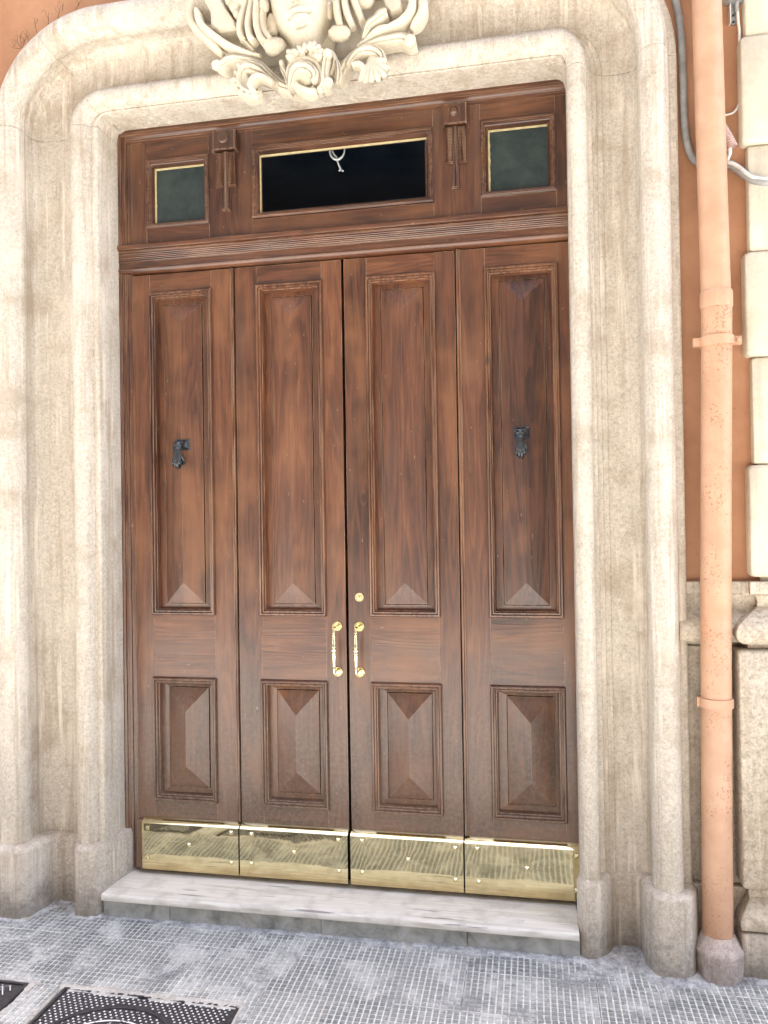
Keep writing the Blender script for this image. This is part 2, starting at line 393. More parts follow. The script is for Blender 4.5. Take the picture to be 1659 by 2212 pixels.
# tiles cut to fit round the covers
def cut_tile(x0, x1, y0, y1):
    N = 10; p = .2535/N; lo, hi = .0012, .0058; mb = MB(); mb.box(x0, x1, y0, y1, -.012, lo)
    nx, ny = max(1, round((x1-x0)/p)), max(1, round((y1-y0)/p)); px, py = (x1-x0)/nx, (y1-y0)/ny
    for i in range(nx):
        for j in range(ny):
            x, y = x0+(i+.5)*px, y0+(j+.5)*py
            mb.rings([[(x+s*ex, y+q*ey, z) for s, q in ((-1, -1), (1, -1), (1, 1), (-1, 1))] for ex, ey, z in ((px*.42, py*.42, lo-.0005), (px*.335, py*.335, hi))], cap0=False)
    for k, v in enumerate(mb.v): mb.v[k] = (v[0], v[1], v[2])
    o = mb.build('paving_tile', 'tile', g, recalc=False, at=(0, 0, GZ-.0045)); return o
for x, y in cut:
    x0, x1, y0, y1 = x-T/2+.001, x+T/2-.001, y-T/2+.001, y+T/2-.001
    rects = [(x0, x1, y0, y1)]
    for hx0, hx1, hy0, hy1 in ((MHX0-.012, MHX1+.012, MHY-.75, MHY+.012), (-1.97, -1.133, -1.47, MHY+.012)):
        nr = []
        for a0, a1, b0, b1 in rects:
            if a1 <= hx0 or a0 >= hx1 or b1 <= hy0 or b0 >= hy1: nr.append((a0, a1, b0, b1)); continue
            if b1 > hy1: nr.append((a0, a1, hy1, b1)); b1 = hy1
            if b0 < hy0: nr.append((a0, a1, b0, hy0)); b0 = hy0
            if a0 < hx0: nr.append((a0, hx0, b0, b1))
            if a1 > hx1: nr.append((hx1, a1, b0, b1))
        rects = nr
    for r_ in rects:
        if r_[1]-r_[0] > .012 and r_[3]-r_[2] > .012: cut_tile(*r_)

# ------------------------------------------------------------------ building wall
YW = -.15
wall = thing('building_wall', 'terracotta plastered house wall with a grey stone base around the doorway', 'wall', (0, .1, GZ))
ZTOP = 5.75  # unseen wall top, height shaped so sunlight reaches the near pavement
hb_ = [(-1.640, 1.43), (-1.640, 3.615)]+[(-1.082-.558*math.cos(a), 3.615+.535*math.sin(a)) for a in [math.pi/2*k/12 for k in range(1, 13)]]
hb_ += [(.972+.490*math.cos(a), 3.615+.535*math.sin(a)) for a in [math.pi/2*k/12 for k in range(12, 0, -1)]]+[(1.462, 3.615), (1.462, 1.43)]
ob_ = [(-7, 1.43), (-7, 3.615)]+[(-7 if k < 6 else -7+5.9*(k-5)/7, 3.615+(ZTOP-3.615)*min(1, k/5)) for k in range(1, 13)]
ob_ += [(7-(5.9*(12-k-6+1)/7 if False else 0) if k <= 5 else 7-6*(k-5)/7, 3.615+(ZTOP-3.615)*min(1, k/5)) for k in range(12, 0, -1)]+[(7, 3.615), (7, 1.43)]
MB().rings([[(a, YW, b) for a, b in ob_], [(a, YW, b) for a, b in hb_], [(a, .35, b) for a, b in hb_], [(a, .35, b) for a, b in ob_]], close=False).build('plaster', 'plaster', wall)
def mould(prof, x0, x1, y):      # profile (out, z) run along x
    return MB().rings([[(x, y-o_, z) for o_, z in prof] for x in (x0, x1)])
capm = [(-.02, 1.170), (.0, 1.170), (.008, 1.178), (.008, 1.186), (.05, 1.19), (.066, 1.205), (.074, 1.228), (.07, 1.252), (.055, 1.275), (.03, 1.296), (.008, 1.318), (.0, 1.345), (.003, 1.37), (.012, 1.382), (.03, 1.386), (.03, 1.434), (-.02, 1.436)]
for x0, x1 in ((-7, -1.63), (1.45, 1.76)):
    mould(capm, x0, x1, YW).build('base_moulding', 'dado', wall, True, 35)
    MB().box(x0, x1, YW-.012, .3, .20, 1.168).build('dado_stone', 'dado', wall)
    MB().box(x0, x1, YW-.04, .3, GZ-.05, .197).build('base_stone', 'dado', wall)

# ------------------------------------------------------------------ quoined pillar (right)
pil = thing('quoin_pillar', 'cream quoined stone pillar on a granite base at the right edge', 'pillar', (2.3, 0, GZ))
QX1 = 3.1
def cblock(x0, x1, y0, y1, z0, z1, b):          # block with chamfered front-left edges
    mb = MB(); rg = []
    for z, e in ((z0, b), (z0+b*.3, b*.45), (z0+b, 0), (z1-b, 0), (z1-b*.3, b*.45), (z1, b)):
        xa, ya = x0+e, y0+e
        rg.append([(xa, y1, z), (xa, ya+b, z), (xa+b*.3, ya+b*.3, z), (xa+b, ya, z), (x1, ya, z), (x1, y1, z)])
    return mb.rings(rg)
zs = [1.440, 1.912, 2.35, 2.781, 3.217, 3.665, 4.10, 4.54, 5.0]
for i in range(8):
    wide = i in (0, 2, 4, 6, )
    wide = not wide if False else wide
    z0, z1 = zs[i]+.003, zs[i+1]-.003
    if i == 0: z0 = 1.455
    if wide: cblock(1.729, QX1, -.205, .2, z0, z1, .016).build('quoin_block', 'cream', pil, True, 40)
    else: cblock(1.754, QX1, -.186, .2, z0, z1, .008).build('quoin_block', 'cream', pil, True, 40)
MB().box(1.775, QX1, -.165, .2, 1.436, 5).build('quoin_core', 'cream', pil)
def mould_ret(prof, x, y, x1=QX1, yb=.2):
    return MB().rings([[(x-o_, yb, z) for o_, z in prof], [(x-o_, y-o_, z) for o_, z in prof], [(x1, y-o_, z) for o_, z in prof]])
pcap = [(-.05, 1.170), (-.02, 1.170), (-.02, 1.188), (-.0, 1.19), (.022, 1.202), (.034, 1.222), (.034, 1.245), (.02, 1.268), (-.01, 1.292), (-.045, 1.314), (-.072, 1.335), (-.074, 1.355), (-.064, 1.374), (-.05, 1.384), (-.038, 1.387), (-.038, 1.436), (-.10, 1.437), (-.3, 1.44), (-.3, 1.17)]
mould_ret(pcap, 1.688, -.245).build('cap_moulding', 'dado', pil, True, 35)
cblock(1.661, QX1, -.272, .2, .222, 1.168, .012).build('dado_stone', 'dado', pil, True, 40)
MB().box(1.69, QX1, -.24, .2, .18, .225).build('neck_course', 'dado', pil)
pb = [(-.3, .06), (-.025, .06), (-.003, .066), (.0, .08), (.0, .10), (-.01, .122), (-.036, .165), (-.044, .182), (-.3, .184)]
mould_ret(pb, 1.648, -.285).build('base_moulding', 'dado', pil, True, 40)
cblock(1.652, QX1, -.282, .2, GZ-.06, .055, .008).build('base_stone', 'plinth', pil, True, 40)

# ------------------------------------------------------------------ door surround
sur = thing('door_surround', 'moulded sandstone surround with rounded upper corners framing the wooden door', 'door surround', (0, -.1, GZ))
prof = [(-.012, .06), (-.007, -.05), (-.001, -.185), (.004, -.193), (.012, -.197), (.022, -.196), (.034, -.191)]
for k in range(1, 12):
    a = math.pi*k/12; prof.append((.086-.051*math.cos(a), -.185-.051*math.sin(a)))
prof += [(.137, -.165), (.140, -.156), (.156, -.155), (.158, -.150), (.159, -.136), (.178, -.134), (.181, -.124), (.203, -.122), (.205, -.114), (.23, -.110), (.28, -.108), (.33, -.112), (.36, -.122), (.378, -.145)]
for k in range(0, 13):
    a = -.55+(math.pi+.55)*k/12; prof.append((.44-.070*math.cos(a), -.233-.070*math.sin(a)))
prof += [(.511, -.222), (.512, -.206), (.516, -.203), (.530, -.202), (.535, -.196), (.537, YW+.02)]
UL = [-.012, 0, .035, .086, .137, .204, .37, .44, .512, .537]
XLm = [-1.142, -1.150, -1.186, -1.236, -1.288, -1.354, -1.521, -1.592, -1.662, -1.685]
XRm = [1.046, 1.042, 1.038, 1.081, 1.124, 1.192, 1.325, 1.384, 1.446, 1.487]
ZTm = [3.681, 3.673, 3.684, 3.742, 3.79, 3.846, 4.01, 4.085, 4.155, 4.195]
def ip(u, T_):
    for i in range(len(UL)-1):
        if u <= UL[i+1] or i == len(UL)-2:
            f = (u-UL[i])/(UL[i+1]-UL[i]); return T_[i]+(T_[i+1]-T_[i])*f
ZS, CXL, CXR = 3.615, -1.094, 1.000
def ring(pt, par, rough=.0):
    out = []
    for u, y in prof:
        if pt == 'L': v = (ip(u, XLm), y, par)
        elif pt == 'R': v = (ip(u, XRm), y, par)
        elif pt == 'CL':
            a = CXL-ip(u, XLm); b = ip(u, ZTm)-ZS; v = (CXL-a*math.cos(par), y, ZS+b*math.sin(par))
        elif pt == 'CR':
            a = ip(u, XRm)-CXR; b = ip(u, ZTm)-ZS; v = (CXR+a*math.cos(par), y, ZS+b*math.sin(par))
        else: v = (par, y, ip(u, ZTm))
        q = Vector(v)
        d = mnoise.noise(q*9)*.0022+mnoise.noise(q*31)*.001
        out.append((v[0], v[1]-d, v[2]))
    back = out[-1]; f0 = out[0]
    return out
def stonepiece(name, rs):
    mb = MB(); rr = []
    for r_ in rs:
        f0, f1 = r_[0], r_[-1]
        rr.append(r_+[(f1[0], .10, f1[2]), (f0[0], .10, f0[2])])
    mb.rings(rr); return mb.build(name, 'stone', sur, True, 32)
def vr(a, b, n): return [a+(b-a)*k/n for k in range(n+1)]
stonepiece('jamb_stone', [ring('L', z) for z in vr(.14, ZS-.0008, 34)])
stonepiece('jamb_stone', [ring('R', z) for z in vr(.14, ZS-.0008, 34)])
A90 = math.pi/2
stonepiece('corner_stone', [ring('CL', a) for a in vr(.002, A90*.62, 14)])
stonepiece('lintel_stone', [ring('CL', a) for a in vr(A90*.62+.0015, A90, 10)]+[ring('T', x) for x in vr(CXL+.03, CXR-.03, 30)]+[ring('CR', a) for a in vr(A90, .002, 18)])
def plinth(poly):
    n = len(poly)
    def off(d):
        out = []
        for i, p in enumerate(poly):
            a = Vector(poly[max(i-1, 0)]); b = Vector(poly[min(i+1, n-1)]); t = (b-a).normalized(); nn = Vector((-t.y, t.x))
            out.append((p[0]+nn.x*d, p[1]+nn.y*d))
        return out
    sg = -1 if poly[0][0] < 0 else 1
    lay = [(GZ-.06, -.004), (-.05, .0), (.165, .0), (.182, .003), (.192, .010), (.199, .020), (.203, .034)]
    rg = []
    for z, d in lay:
        q = off(d*sg); ring_ = []
        for x, y in q:
            w_ = mnoise.noise(Vector((x*14, y*14, z*9)))*.0035; ring_.append((x+w_*.6, y-w_, z))
        rg.append(ring_+[(q[-1][0], .12, z), (q[0][0], .12, z)])
    return MB().rings(rg).build('plinth_block', 'plinth', sur, True, 22)
plinth([(-1.100, .03), (-1.128, -.12), (-1.136, -.215), (-1.165, -.252), (-1.215, -.268), (-1.265, -.262), (-1.285, -.235), (-1.318, -.172), (-1.345, -.155), (-1.41, -.152), (-1.44, -.175), (-1.462, -.29), (-1.475, -.315), (-1.52, -.338), (-1.60, -.336), (-1.652, -.31), (-1.69, -.262), (-1.712, -.20)])
plinth([(1.09, .03), (1.040, -.10), (1.024, -.19), (1.032, -.228), (1.060, -.254), (1.10, -.252), (1.145, -.205), (1.175, -.142), (1.20, -.126), (1.262, -.124), (1.286, -.14), (1.291, -.255), (1.318, -.315), (1.345, -.334), (1.42, -.334), (1.462, -.306), (1.492, -.25), (1.512, -.17)])

# ------------------------------------------------------------------ door step
stp = thing('door_step', 'worn pale veined stone doorstep with chipped front edge on grey risers', 'doorstep', (0, -.13, GZ))
mb = MB(); n = 90; rg = []
for k in range(n+1):
    x = -1.135+2.163*k/n
    e = mnoise.noise(Vector((x*9, 1, 2)))*.004; cchip = max(0, mnoise.noise(Vector((x*23, 4, 2)))-.28)*.03
    e2 = mnoise.noise(Vector((x*17, 7, 5)))*.002
    rg.append([(x, .06, -.012), (x, -.10, -.0125), (x, -.235, -.0125), (x, -.254+e+cchip, -.0135-cchip*.2), (x, -.259+e+cchip*.8, -.0185-cchip*.5), (x, -.260+e2, -.030), (x, -.259+e2, -.043), (x, -.2, -.0435), (x, .06, -.0435)])
mb.rings(rg); mb.build('tread', 'slab', stp, True, 40)
for a, b, d in ((-1.133, -.803, 0), (-.801, -.082, .002), (-.080, .562, -.001), (.564, 1.03, .002)):
    MB().box(a, b, -.240+d, .0, GZ-.05, -.0465).build('riser_stone', 'riser', stp)
MB().box(-1.13, 1.03, -.225, .03, GZ-.05, -.044).build('bed', 'dark', stp)

# crumbly mortar against the stones
def mortar(pts, wd, hgt, seed):
    P, W_ = catmull([(x, y, 0) for x, y in pts], wd, 14); mb = MB(); rg = []
    for i, p in enumerate(P):
        t = (P[min(i+1, len(P)-1)]-P[max(i-1, 0)]).normalized(); nn = Vector((t.y, -t.x, 0))
        if nn.y > 0: nn = -nn
        row = []
        for k in range(9):
            f = k/8; q = p+nn*(W_[i]*(f-.12)); nz = mnoise.noise(Vector((q.x*24+seed, q.y*24, 3)))+.5*mnoise.noise(Vector((q.x*70, q.y*70, seed)))
            z = GZ+hgt*(1-f)**1.5-.0045*f*2.2+nz*.006*(1-f*.5)+.001
            if k == 8: z = GZ-.012
            row.append((q.x+nz*.004, q.y+nz*.006, z))
        rg.append(row)
    mb.rings(rg, close=False); o = mb.build('mortar_fillet', 'mortar', g, True); o['kind'] = 'stuff'
mortar([(-1.14, -.225), (-.8, -.232), (-.3, -.232), (.2, -.232), (.7, -.232), (1.03, -.225)], [.06, .055, .075, .09, .12, .13], .012, 1)
mortar([(-1.70, -.25), (-1.60, -.325), (-1.48, -.30), (-1.43, -.17), (-1.34, -.16), (-1.28, -.24), (-1.2, -.255), (-1.13, -.22)], [.09, .07, .08, .12, .13, .07, .05, .05], .014, 5)
mortar([(1.02, -.22), (1.10, -.245), (1.16, -.17), (1.2, -.12), (1.27, -.12), (1.285, -.2), (1.33, -.31), (1.43, -.325), (1.50, -.25), (1.62, -.26), (1.75, -.27), (2.2, -.27)], [.11, .13, .17, .21, .21, .13, .10, .12, .16, .13, .10, .1], .016, 9)

# ------------------------------------------------------------------ entrance door
door = thing('entrance_door', 'tall four-leaf panelled wooden door with brass kick plates and a glazed transom', 'door', (0, 0, -.01))
def frame_sweep(x0, x1, z0, z1, pr):
    return MB().rings([[(x0+d, y, z0+d), (x1-d, y, z0+d), (x1-d, y, z1-d), (x0+d, y, z1-d)] for d, y in pr], close=True, cap0=False, cap1=False)
def bead_v(x0, pr, z0, z1):                # profile (dx, y) extruded in z
    return MB().rings([[(x0+dx, y, z) for dx, y in pr] for z in (z0, z1)])
jp = [(0, .05), (0, -.020), (.008, -.026), (.016, -.022), (.018, -.012), (.026, -.010), (.032, -.016), (.040, -.012), (.043, -.002), (.060, .002), (.064, .05)]
bead_v(-1.143, jp, .0, 2.955).build('jamb', 'wood_v', door, True, 40)
bead_v(1.148, [(-a, y) for a, y in jp], .0, 2.955).build('jamb', 'wood_v', door, True, 40)
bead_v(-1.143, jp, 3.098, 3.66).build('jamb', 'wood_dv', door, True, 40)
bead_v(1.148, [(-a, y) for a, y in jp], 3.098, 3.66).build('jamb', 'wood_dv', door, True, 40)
def run_x(pr, x0, x1): return MB().rings([[(x, y, z) for y, z in pr] for x in (x0, x1)])
tb = [(.05, 2.955), (-.004, 2.955), (-.018, 2.958), (-.026, 2.966), (-.028, 2.974), (-.024, 2.981), (-.018, 2.984), (-.018, 3.010)]
for k in range(5):
    z = 3.012+k*.009; tb += [(-.018, z), (-.0215, z+.002), (-.0225, z+.0045), (-.0215, z+.007)]
tb += [(-.018, 3.058), (-.020, 3.060), (-.024, 3.064), (-.024, 3.067), (-.020, 3.070), (-.034, 3.073), (-.036, 3.078), (-.036, 3.092), (-.030, 3.098), (.05, 3.099)]
run_x(tb, -1.143, 1.148).build('transom_bar', 'wood_h', door, True, 40)
hd = [(.05, 3.615), (-.002, 3.615), (-.010, 3.620), (-.012, 3.630), (-.004, 3.634), (-.008, 3.642), (-.020, 3.648), (-.022, 3.660), (-.012, 3.664), (-.012, 3.70), (.05, 3.70)]
run_x(hd, -1.143, 1.148).build('head_moulding', 'wood_dh', door, True, 40)
# transom boards
def vboard(x0, x1, z0, z1, y0=0., y1=.045, mat='wood_dv', nm='transom_board', par=None): return MB().box(x0, x1, y0, y1, z0, z1).build(nm, mat, par or door)
Z0, Z1 = 3.099, 3.614
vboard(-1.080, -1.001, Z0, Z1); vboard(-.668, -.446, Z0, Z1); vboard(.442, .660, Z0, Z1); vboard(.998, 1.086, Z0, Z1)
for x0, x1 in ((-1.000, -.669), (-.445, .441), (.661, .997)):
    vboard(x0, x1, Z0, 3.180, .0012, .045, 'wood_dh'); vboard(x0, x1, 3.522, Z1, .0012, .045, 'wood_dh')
wp_ = [(0, .0), (0, -.008), (.006, -.014), (.013, -.012), (.016, -.005), (.022, -.004), (.027, .003), (.031, .012), (.036, .030), (.042, .032)]
for nm, x0, x1, z0, z1, pm in (('side', -1.001, -.668, 3.178, 3.522, 'pane_f'), ('mid', -.446, .442, 3.182, 3.532, 'pane_c'), ('side', .660, .998, 3.180, 3.534, 'pane_f')):
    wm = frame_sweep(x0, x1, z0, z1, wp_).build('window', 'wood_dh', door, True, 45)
    MB().box(x0+.03, x1-.03, .030, .034, z0+.03, z1-.03).build('pane', pm, wm)
    a0, a1, b0, b1 = x0+.036, x1-.036, z0+.036, z1-.036
    if pm == 'pane_f':
        mb = MB(); nn = 16                        # uneven pale strip along the left and top rebate edges
        rg = [[(a0-.003, .0245, b0+(b1-b0)*k/nn), (a0+.002+.009*max(0, mnoise.noise(Vector((k*.7, x0*5, 1)))+.3), .0245, b0+(b1-b0)*k/nn), (a0+.006, .0295, b0+(b1-b0)*k/nn), (a0-.003, .0295, b0+(b1-b0)*k/nn)] for k in range(nn+1)]
        mb.rings(rg)
        rg = [[(a0+(a1-a0)*k/nn, .0242, b1+.003), (a0+(a1-a0)*k/nn, .0242, b1-.003-.008*max(0, mnoise.noise(Vector((k*.6, x0*3, 4)))+.2)), (a0+(a1-a0)*k/nn, .0293, b1-.006), (a0+(a1-a0)*k/nn, .0293, b1+.003)] for k in range(nn+1)]
        mb.rings(rg); mb.build('pane_edge', 'pane_edge', wm)
    else:
        MB().box(a0-.004, a0+.003, .022, .0295, b0, b1).box(a0+.0035, a1+.004, .022, .0296, b1-.005, b1+.004).build('pane_edge', 'pane_edge', wm)  # straight pale strips at the left and top rebate edges
for xc in (-.573, .547):                          # carved brackets between the transom windows
    br = MB().box(xc-.060, xc+.060, -.030, .0, 3.520, 3.612)
    br.box(xc-.052, xc+.052, -.036, -.030, 3.524, 3.612).box(xc-.063, xc-.053, -.033, -.0005, 3.512, 3.524).box(xc+.053, xc+.063, -.033, -.0005, 3.512, 3.524)
    br = br.build('bracket', 'wood_dv', door)
    rp = [(.0275, .036), (.0275, .044), (.022, .046), (.020, .041), (.017, .042), (.012, .048), (.005, .050), (.0005, .0505)] if xc > 0 else [(.027, .036), (.027, .043), (.024, .046), (.012, .0475), (.0005, .048)]
    MB().lathe(rp, (xc-.003, 0, 3.576), 'y', 24).build('rosette', 'wood_dv', br, True, 40)
    for sx in (-1, 1):
        mb = MB(); x0 = xc+sx*.031
        pr = []
        for k in range(24):
            z = 3.352+k*.0067; pr += [(-.012, z), (-.0185, z+.002), (-.0185, z+.004)]
        pr = [(.0, 3.350)]+pr+[(-.012, 3.514), (.0, 3.515)]
        mb.rings([[(x, y, z) for y, z in pr] for x in (x0-.016, x0+.016)])
        mb.box(x0-.018, x0+.018, -.022, -.0005, 3.342, 3.351).build('fluted_strip', 'wood_dv', br)
    bead_v(xc-.016, [(0, 0), (.003, -.018), (.013, -.026), (.016, -.022), (.019, -.026), (.029, -.018), (.032, 0)], 3.236, 3.512).build('pendant_strip', 'wood_dv', br)
    MB().box(xc-.018, xc+.018, -.022, -.0005, 3.226, 3.235).build('pendant_tip', 'wood_dv', br)

BM = [(-.002, .0), (-.001, -.010), (.004, -.017), (.010, -.018), (.0125, -.013), (.013, -.006), (.0155, -.005), (.016, -.010), (.0205, -.011), (.0235, -.007), (.0245, .004), (.0275, .005), (.031, .014), (.034, .029)]
def panel(parent, x0, x1, z0, z1, ridge, hip, fx, fb, ft):
    # recessed board with a raised hipped field
    mb = MB(); yb = .0285; m = .030
    X0, X1, A0, A1 = x0+m, x1-m, z0+m, z1-m; a, b, c_, d = x0+fx[0], x1-fx[1], z0+fb, z1-ft; yf = .0185; ye = .0245
    q = lambda xa, xb, za, zb, y: [(xa, y, za), (xb, y, za), (xb, y, zb), (xa, y, zb)]
    mb.rings([q(X0, X1, A0, A1, .04), q(X0, X1, A0, A1, yb), q(a-.004, b+.004, c_-.004, d+.004, ye), q(a-.002, b+.002, c_-.002, d+.002, yb+.004), q(a, b, c_, d, yb+.003), q(a+.0005, b-.0005, c_+.0005, d-.0005, yf)], cap1=False)
    xm = (a+b)/2
    mb.add(q(a+.0005, b-.0005, c_+.0005, d-.0005, yf)+[(xm, ridge, c_+hip), (xm, ridge, d-hip)], [(0, 1, 4), (1, 2, 5, 4), (2, 3, 5), (3, 0, 4, 5)])
    return mb.build('panel', 'wood_v', parent)
def leaf(x0, x1, label, strip=None, handle=None, lock=False, knock=None, mo=(-.335/2, .335/2), xc=0, px0=None):
    zt, zb = 2.948, .256
    core = MB().box(x0+.004, x1-.004, .041, .060, .005, zt).build('door_leaf', 'dark', door)
    core['label'] = label
    ox0, ox1 = xc-.166, xc+.166; up, lo = (1.257, 2.856), (.342, .947)
    i0, i1 = ox0+.004, ox1-.004
    MB().box(x0, i0, 0, .042, .006, zt).build('stile', 'wood_v', core)
    MB().box(i1, x1, 0, .042, .006, zt).build('stile', 'wood_v', core)
    for za, zc in ((zt, up[1]-.004), (up[0]+.004, lo[1]-.004), (lo[0]+.004, .010)):
        MB().box(i0+.0008, i1-.0008, .0009, .041, zc, za).build('rail', 'wood_h', core)
    for (za, zc) in (up, lo):
        frame_sweep(ox0, ox1, za, zc, BM).build('panel_moulding', 'wood_v', core, True, 40)
    panel(core, ox0, ox1, up[0], up[1], -.012, .102, (.070, .063), .056, .062)
    panel(core, ox0, ox1, lo[0], lo[1], -.025, .112, (.074, .050), .064, .050)
    if strip:
        s0, s1 = strip
        w_ = s1-s0
        MB().rings([[(s0+dx*w_, y, z) for dx, y in ((0, -.001), (0, -.010), (.2, -.014), (.45, -.013), (.55, -.008), (.7, -.010), (.95, -.009), (1, -.001))] for z in (.262, zt)]).build('edge_strip', 'wood_v', core)
    # brass kick plate wrapped over a projecting plinth board
    a = px0 if px0 is not None else x0; b = x1; mb = MB(); nx, nz = 26, 10; yp = -.034
    rows = [(-.001, .2575), (-.0035, .2572)]+[(yp+.002, .2372), (yp, .2345)]
    zz = [.2345-(.2345-.012)*k/nz for k in range(1, nz+1)]
    rg = []
    for i in range(nx+1):
        x = a+(b-a)*i/nx; col = [(x, y, z) for y, z in rows]
        for z in zz:
            dz = mnoise.noise(Vector((x*5.5, z*7, 3)))*.0006
            for (sx, sz) in STUD[round(xc, 2)]: dz += .0006*math.exp(-((x-sx)**2+(z-sz)**2)/.0012)
            col.append((x, yp-dz, z))
        col.append((x, .0, .011)); rg.append(col)
    mb.rings(rg).build('kick_plate', 'brass', core, True, 30)
    for (sx, sz) in STUD[round(xc, 2)]:
        link(stud_me, 'stud', core, (sx, yp-.0012, sz))
    if a > x0+.01: MB().box(x0+.001, a-.001, yp+.01, -.0005, .012, .245).build('plinth_strip', 'wood_v', core)
    if handle is not None:
        hx, bx = handle
        prf = [(.0005, -.106), (.0045, -.104), (.0062, -.095), (.0062, -.088), (.0072, -.086), (.0072, -.083), (.006, -.081), (.0068, -.065), (.0085, -.04), (.0098, -.022), (.0098, -.017), (.0105, -.015), (.0112, -.011), (.0105, -.008), (.0082, -.006), (.0082, -.003), (.0125, -.001), (.0135, .003), (.0125, .007), (.009, .009), (.009, .013), (.0112, .015), (.0112, .020), (.0095, .022), (.0086, .035), (.0066, .065), (.0056, .080), (.0072, .082), (.0078, .085), (.0066, .088), (.0056, .095), (.0052, .104), (.0005, .107)]
        hb = MB().lathe(prf, (bx, -.064, 1.102), 'z', 18)
        for zz_ in (1.205, .998):
            hb.tube([(bx, -.064, zz_), (bx, -.052, zz_+.003), ((bx+hx)/2, -.03, zz_+.004), (hx, -.006, zz_+.004)], [.0055, .006, .006, .006], 12, 4)
        hb = hb.build('pull_handle', 'brass_b', core, True, 50)
        for zz_ in (1.209, .994):
            MB().lathe([(.0245, .0), (.0245, .0035), (.0228, .0065), (.0205, .0055), (.0185, .0028), (.0165, .0018), (.0150, .0030), (.0135, .0018), (.0095, .0022), (.0078, .006), (.0005, .0065)], (hx, 0, zz_), 'y', 28).build('handle_rose', 'brass_b', core, True, 45)
    if lock:
        MB().lathe([(.0225, 0), (.0225, .003), (.0205, .0055), (.0145, .0055), (.0135, .002), (.0125, .002), (.0115, .006), (.0005, .0062)], (.060, 0, 1.347), 'y', 28).build('lock', 'brass_b', core, True, 45)
        MB().box(.0588, .0612, -.0068, -.006, 1.3455, 1.354).build('keyhole', 'dark', core)
    if knock is not None: knocker(core, *knock)
    return core
def knocker(par, x, z, gloss):
    # bevelled square plate, cuffed hand hanging from it with fingers curled round a ball
    q = lambda e, y: [(x-.036+e, y, z-.0275+e), (x+.036-e, y, z-.0275+e), (x+.036-e, y, z+.0275-e), (x-.036+e, y, z+.0275-e)]
    mb = MB().rings([q(0, .0), q(0, -.008), q(.004, -.012), q(.008, -.010), q(.010, -.013), q(.024, -.026)])
    for k in range(4):
        mb.box(x-.024+k*.013, x-.018+k*.013, -.0155, -.009, z+.016, z+.0225)
    mb.build('knocker_plate', 'iron', par)
    hx, zt = x-.008, z+.006
    h = MB()
    # hinge barrel and cuff
    h.rings([[(hx-.022, -.030+.009*math.cos(a), zt+.009*math.sin(a)) for a in [2*math.pi*k/12 for k in range(12)]], [(hx+.022, -.030+.009*math.cos(a), zt+.009*math.sin(a)) for a in [2*math.pi*k/12 for k in range(12)]]])
    def ov(z_, rx, ry, yc, n=18): return [(hx+rx*math.cos(2*math.pi*k/n), yc+ry*math.sin(2*math.pi*k/n), z_) for k in range(n)]
    h.rings([ov(zt+.004, .016, .011, -.038), ov(zt-.006, .0185, .014, -.041), ov(zt-.009, .021, .016, -.043), ov(zt-.013, .0185, .014, -.044), ov(zt-.022, .020, .0155, -.046), ov(zt-.0245, .0235, .0185, -.047), ov(zt-.0285, .0235, .0185, -.048), ov(zt-.031, .019, .0145, -.049)])
    # wrist and back of the hand
    h.rings([ov(zt-.030, .0155, .0120, -.050), ov(zt-.042, .0155, .0115, -.053), ov(zt-.055, .0180, .0110, -.056), ov(zt-.070, .0205, .0105, -.058), ov(zt-.082, .0205, .0100, -.058), ov(zt-.088, .0185, .0085, -.056)])
    for k, (dx, ln) in enumerate(((-.0155, .92), (-.0052, 1.0), (.0052, 1.03), (.0153, .9))):       # four fingers curling towards the door
        X = hx+dx
        h.tube([(X*.0+X, -.060, zt-.072), (X, -.064, zt-.086), (X, -.058, zt-.098*ln-.001), (X, -.044, zt-.104*ln), (X, -.031, zt-.098*ln), (X, -.026, zt-.088*ln)], [.0056, .0059, .0058, .0053, .0047, .0036], 10, 4)
    h.tube([(hx+.013, -.052, zt-.050), (hx+.0215, -.046, zt-.064), (hx+.0245, -.036, zt-.078), (hx+.021, -.026, zt-.088)], [.006, .0062, .0056, .0042], 10, 4)      # thumb
    h.v = [(hx+(v[0]-hx)*1.12, -.03+(v[1]+.03)*1.1, zt+(v[2]-zt)*1.15) for v in h.v]
    h.build('knocker_hand', 'iron', par, True, 55)
    MB().ell((hx+.001, -.030, zt-.095), (.018, .018, .018), 10).build('knocker_ball', 'iron', par, True)
STUD = {-.83: [(-1.016, .213), (-1.017, .070), (-.797, .145), (-.580, .217), (-.579, .074)], -.27: [(-.477, .216), (-.478, .077), (-.266, .144), (-.050, .215), (-.048, .071)],
        .28: [(.064, .219), (.064, .073), (.280, .147), (.497, .213), (.497, .070)], .83: [(.597, .216), (.601, .069), (.817, .143), (1.034, .213), (1.032, .061)]}
_s = MB(); e_ = .0095
_s.rings([[(-e_, 0, -e_), (e_, 0, -e_), (e_, 0, e_), (-e_, 0, e_)], [(-e_, -.004, -e_), (e_, -.004, -e_), (e_, -.004, e_), (-e_, -.004, e_)], [(-.0008, -.0125, -.0008), (.0008, -.0125, -.0008), (.0008, -.0125, .0008), (-.0008, -.0125, .0008)]])
stud_me = bpy.data.meshes.new('stud'); stud_me.from_pydata(_s.v, [], _s.f); stud_me.materials.append(M['brass_b'])
leaf(-1.080, -.5465, 'outer leaf on the left with an iron hand knocker', strip=(-.561, -.5465), knock=(-.819, 2.094, 1), xc=-.827, px0=-1.048)
leaf(-.5395, -.0075, 'inner leaf left of the centre gap with a brass pull handle', handle=(-.049, -.051), xc=-.266)
leaf(.0065, .5325, 'inner leaf right of the centre gap with pull handle and lock', handle=(.058, .054), lock=True, xc=.277)
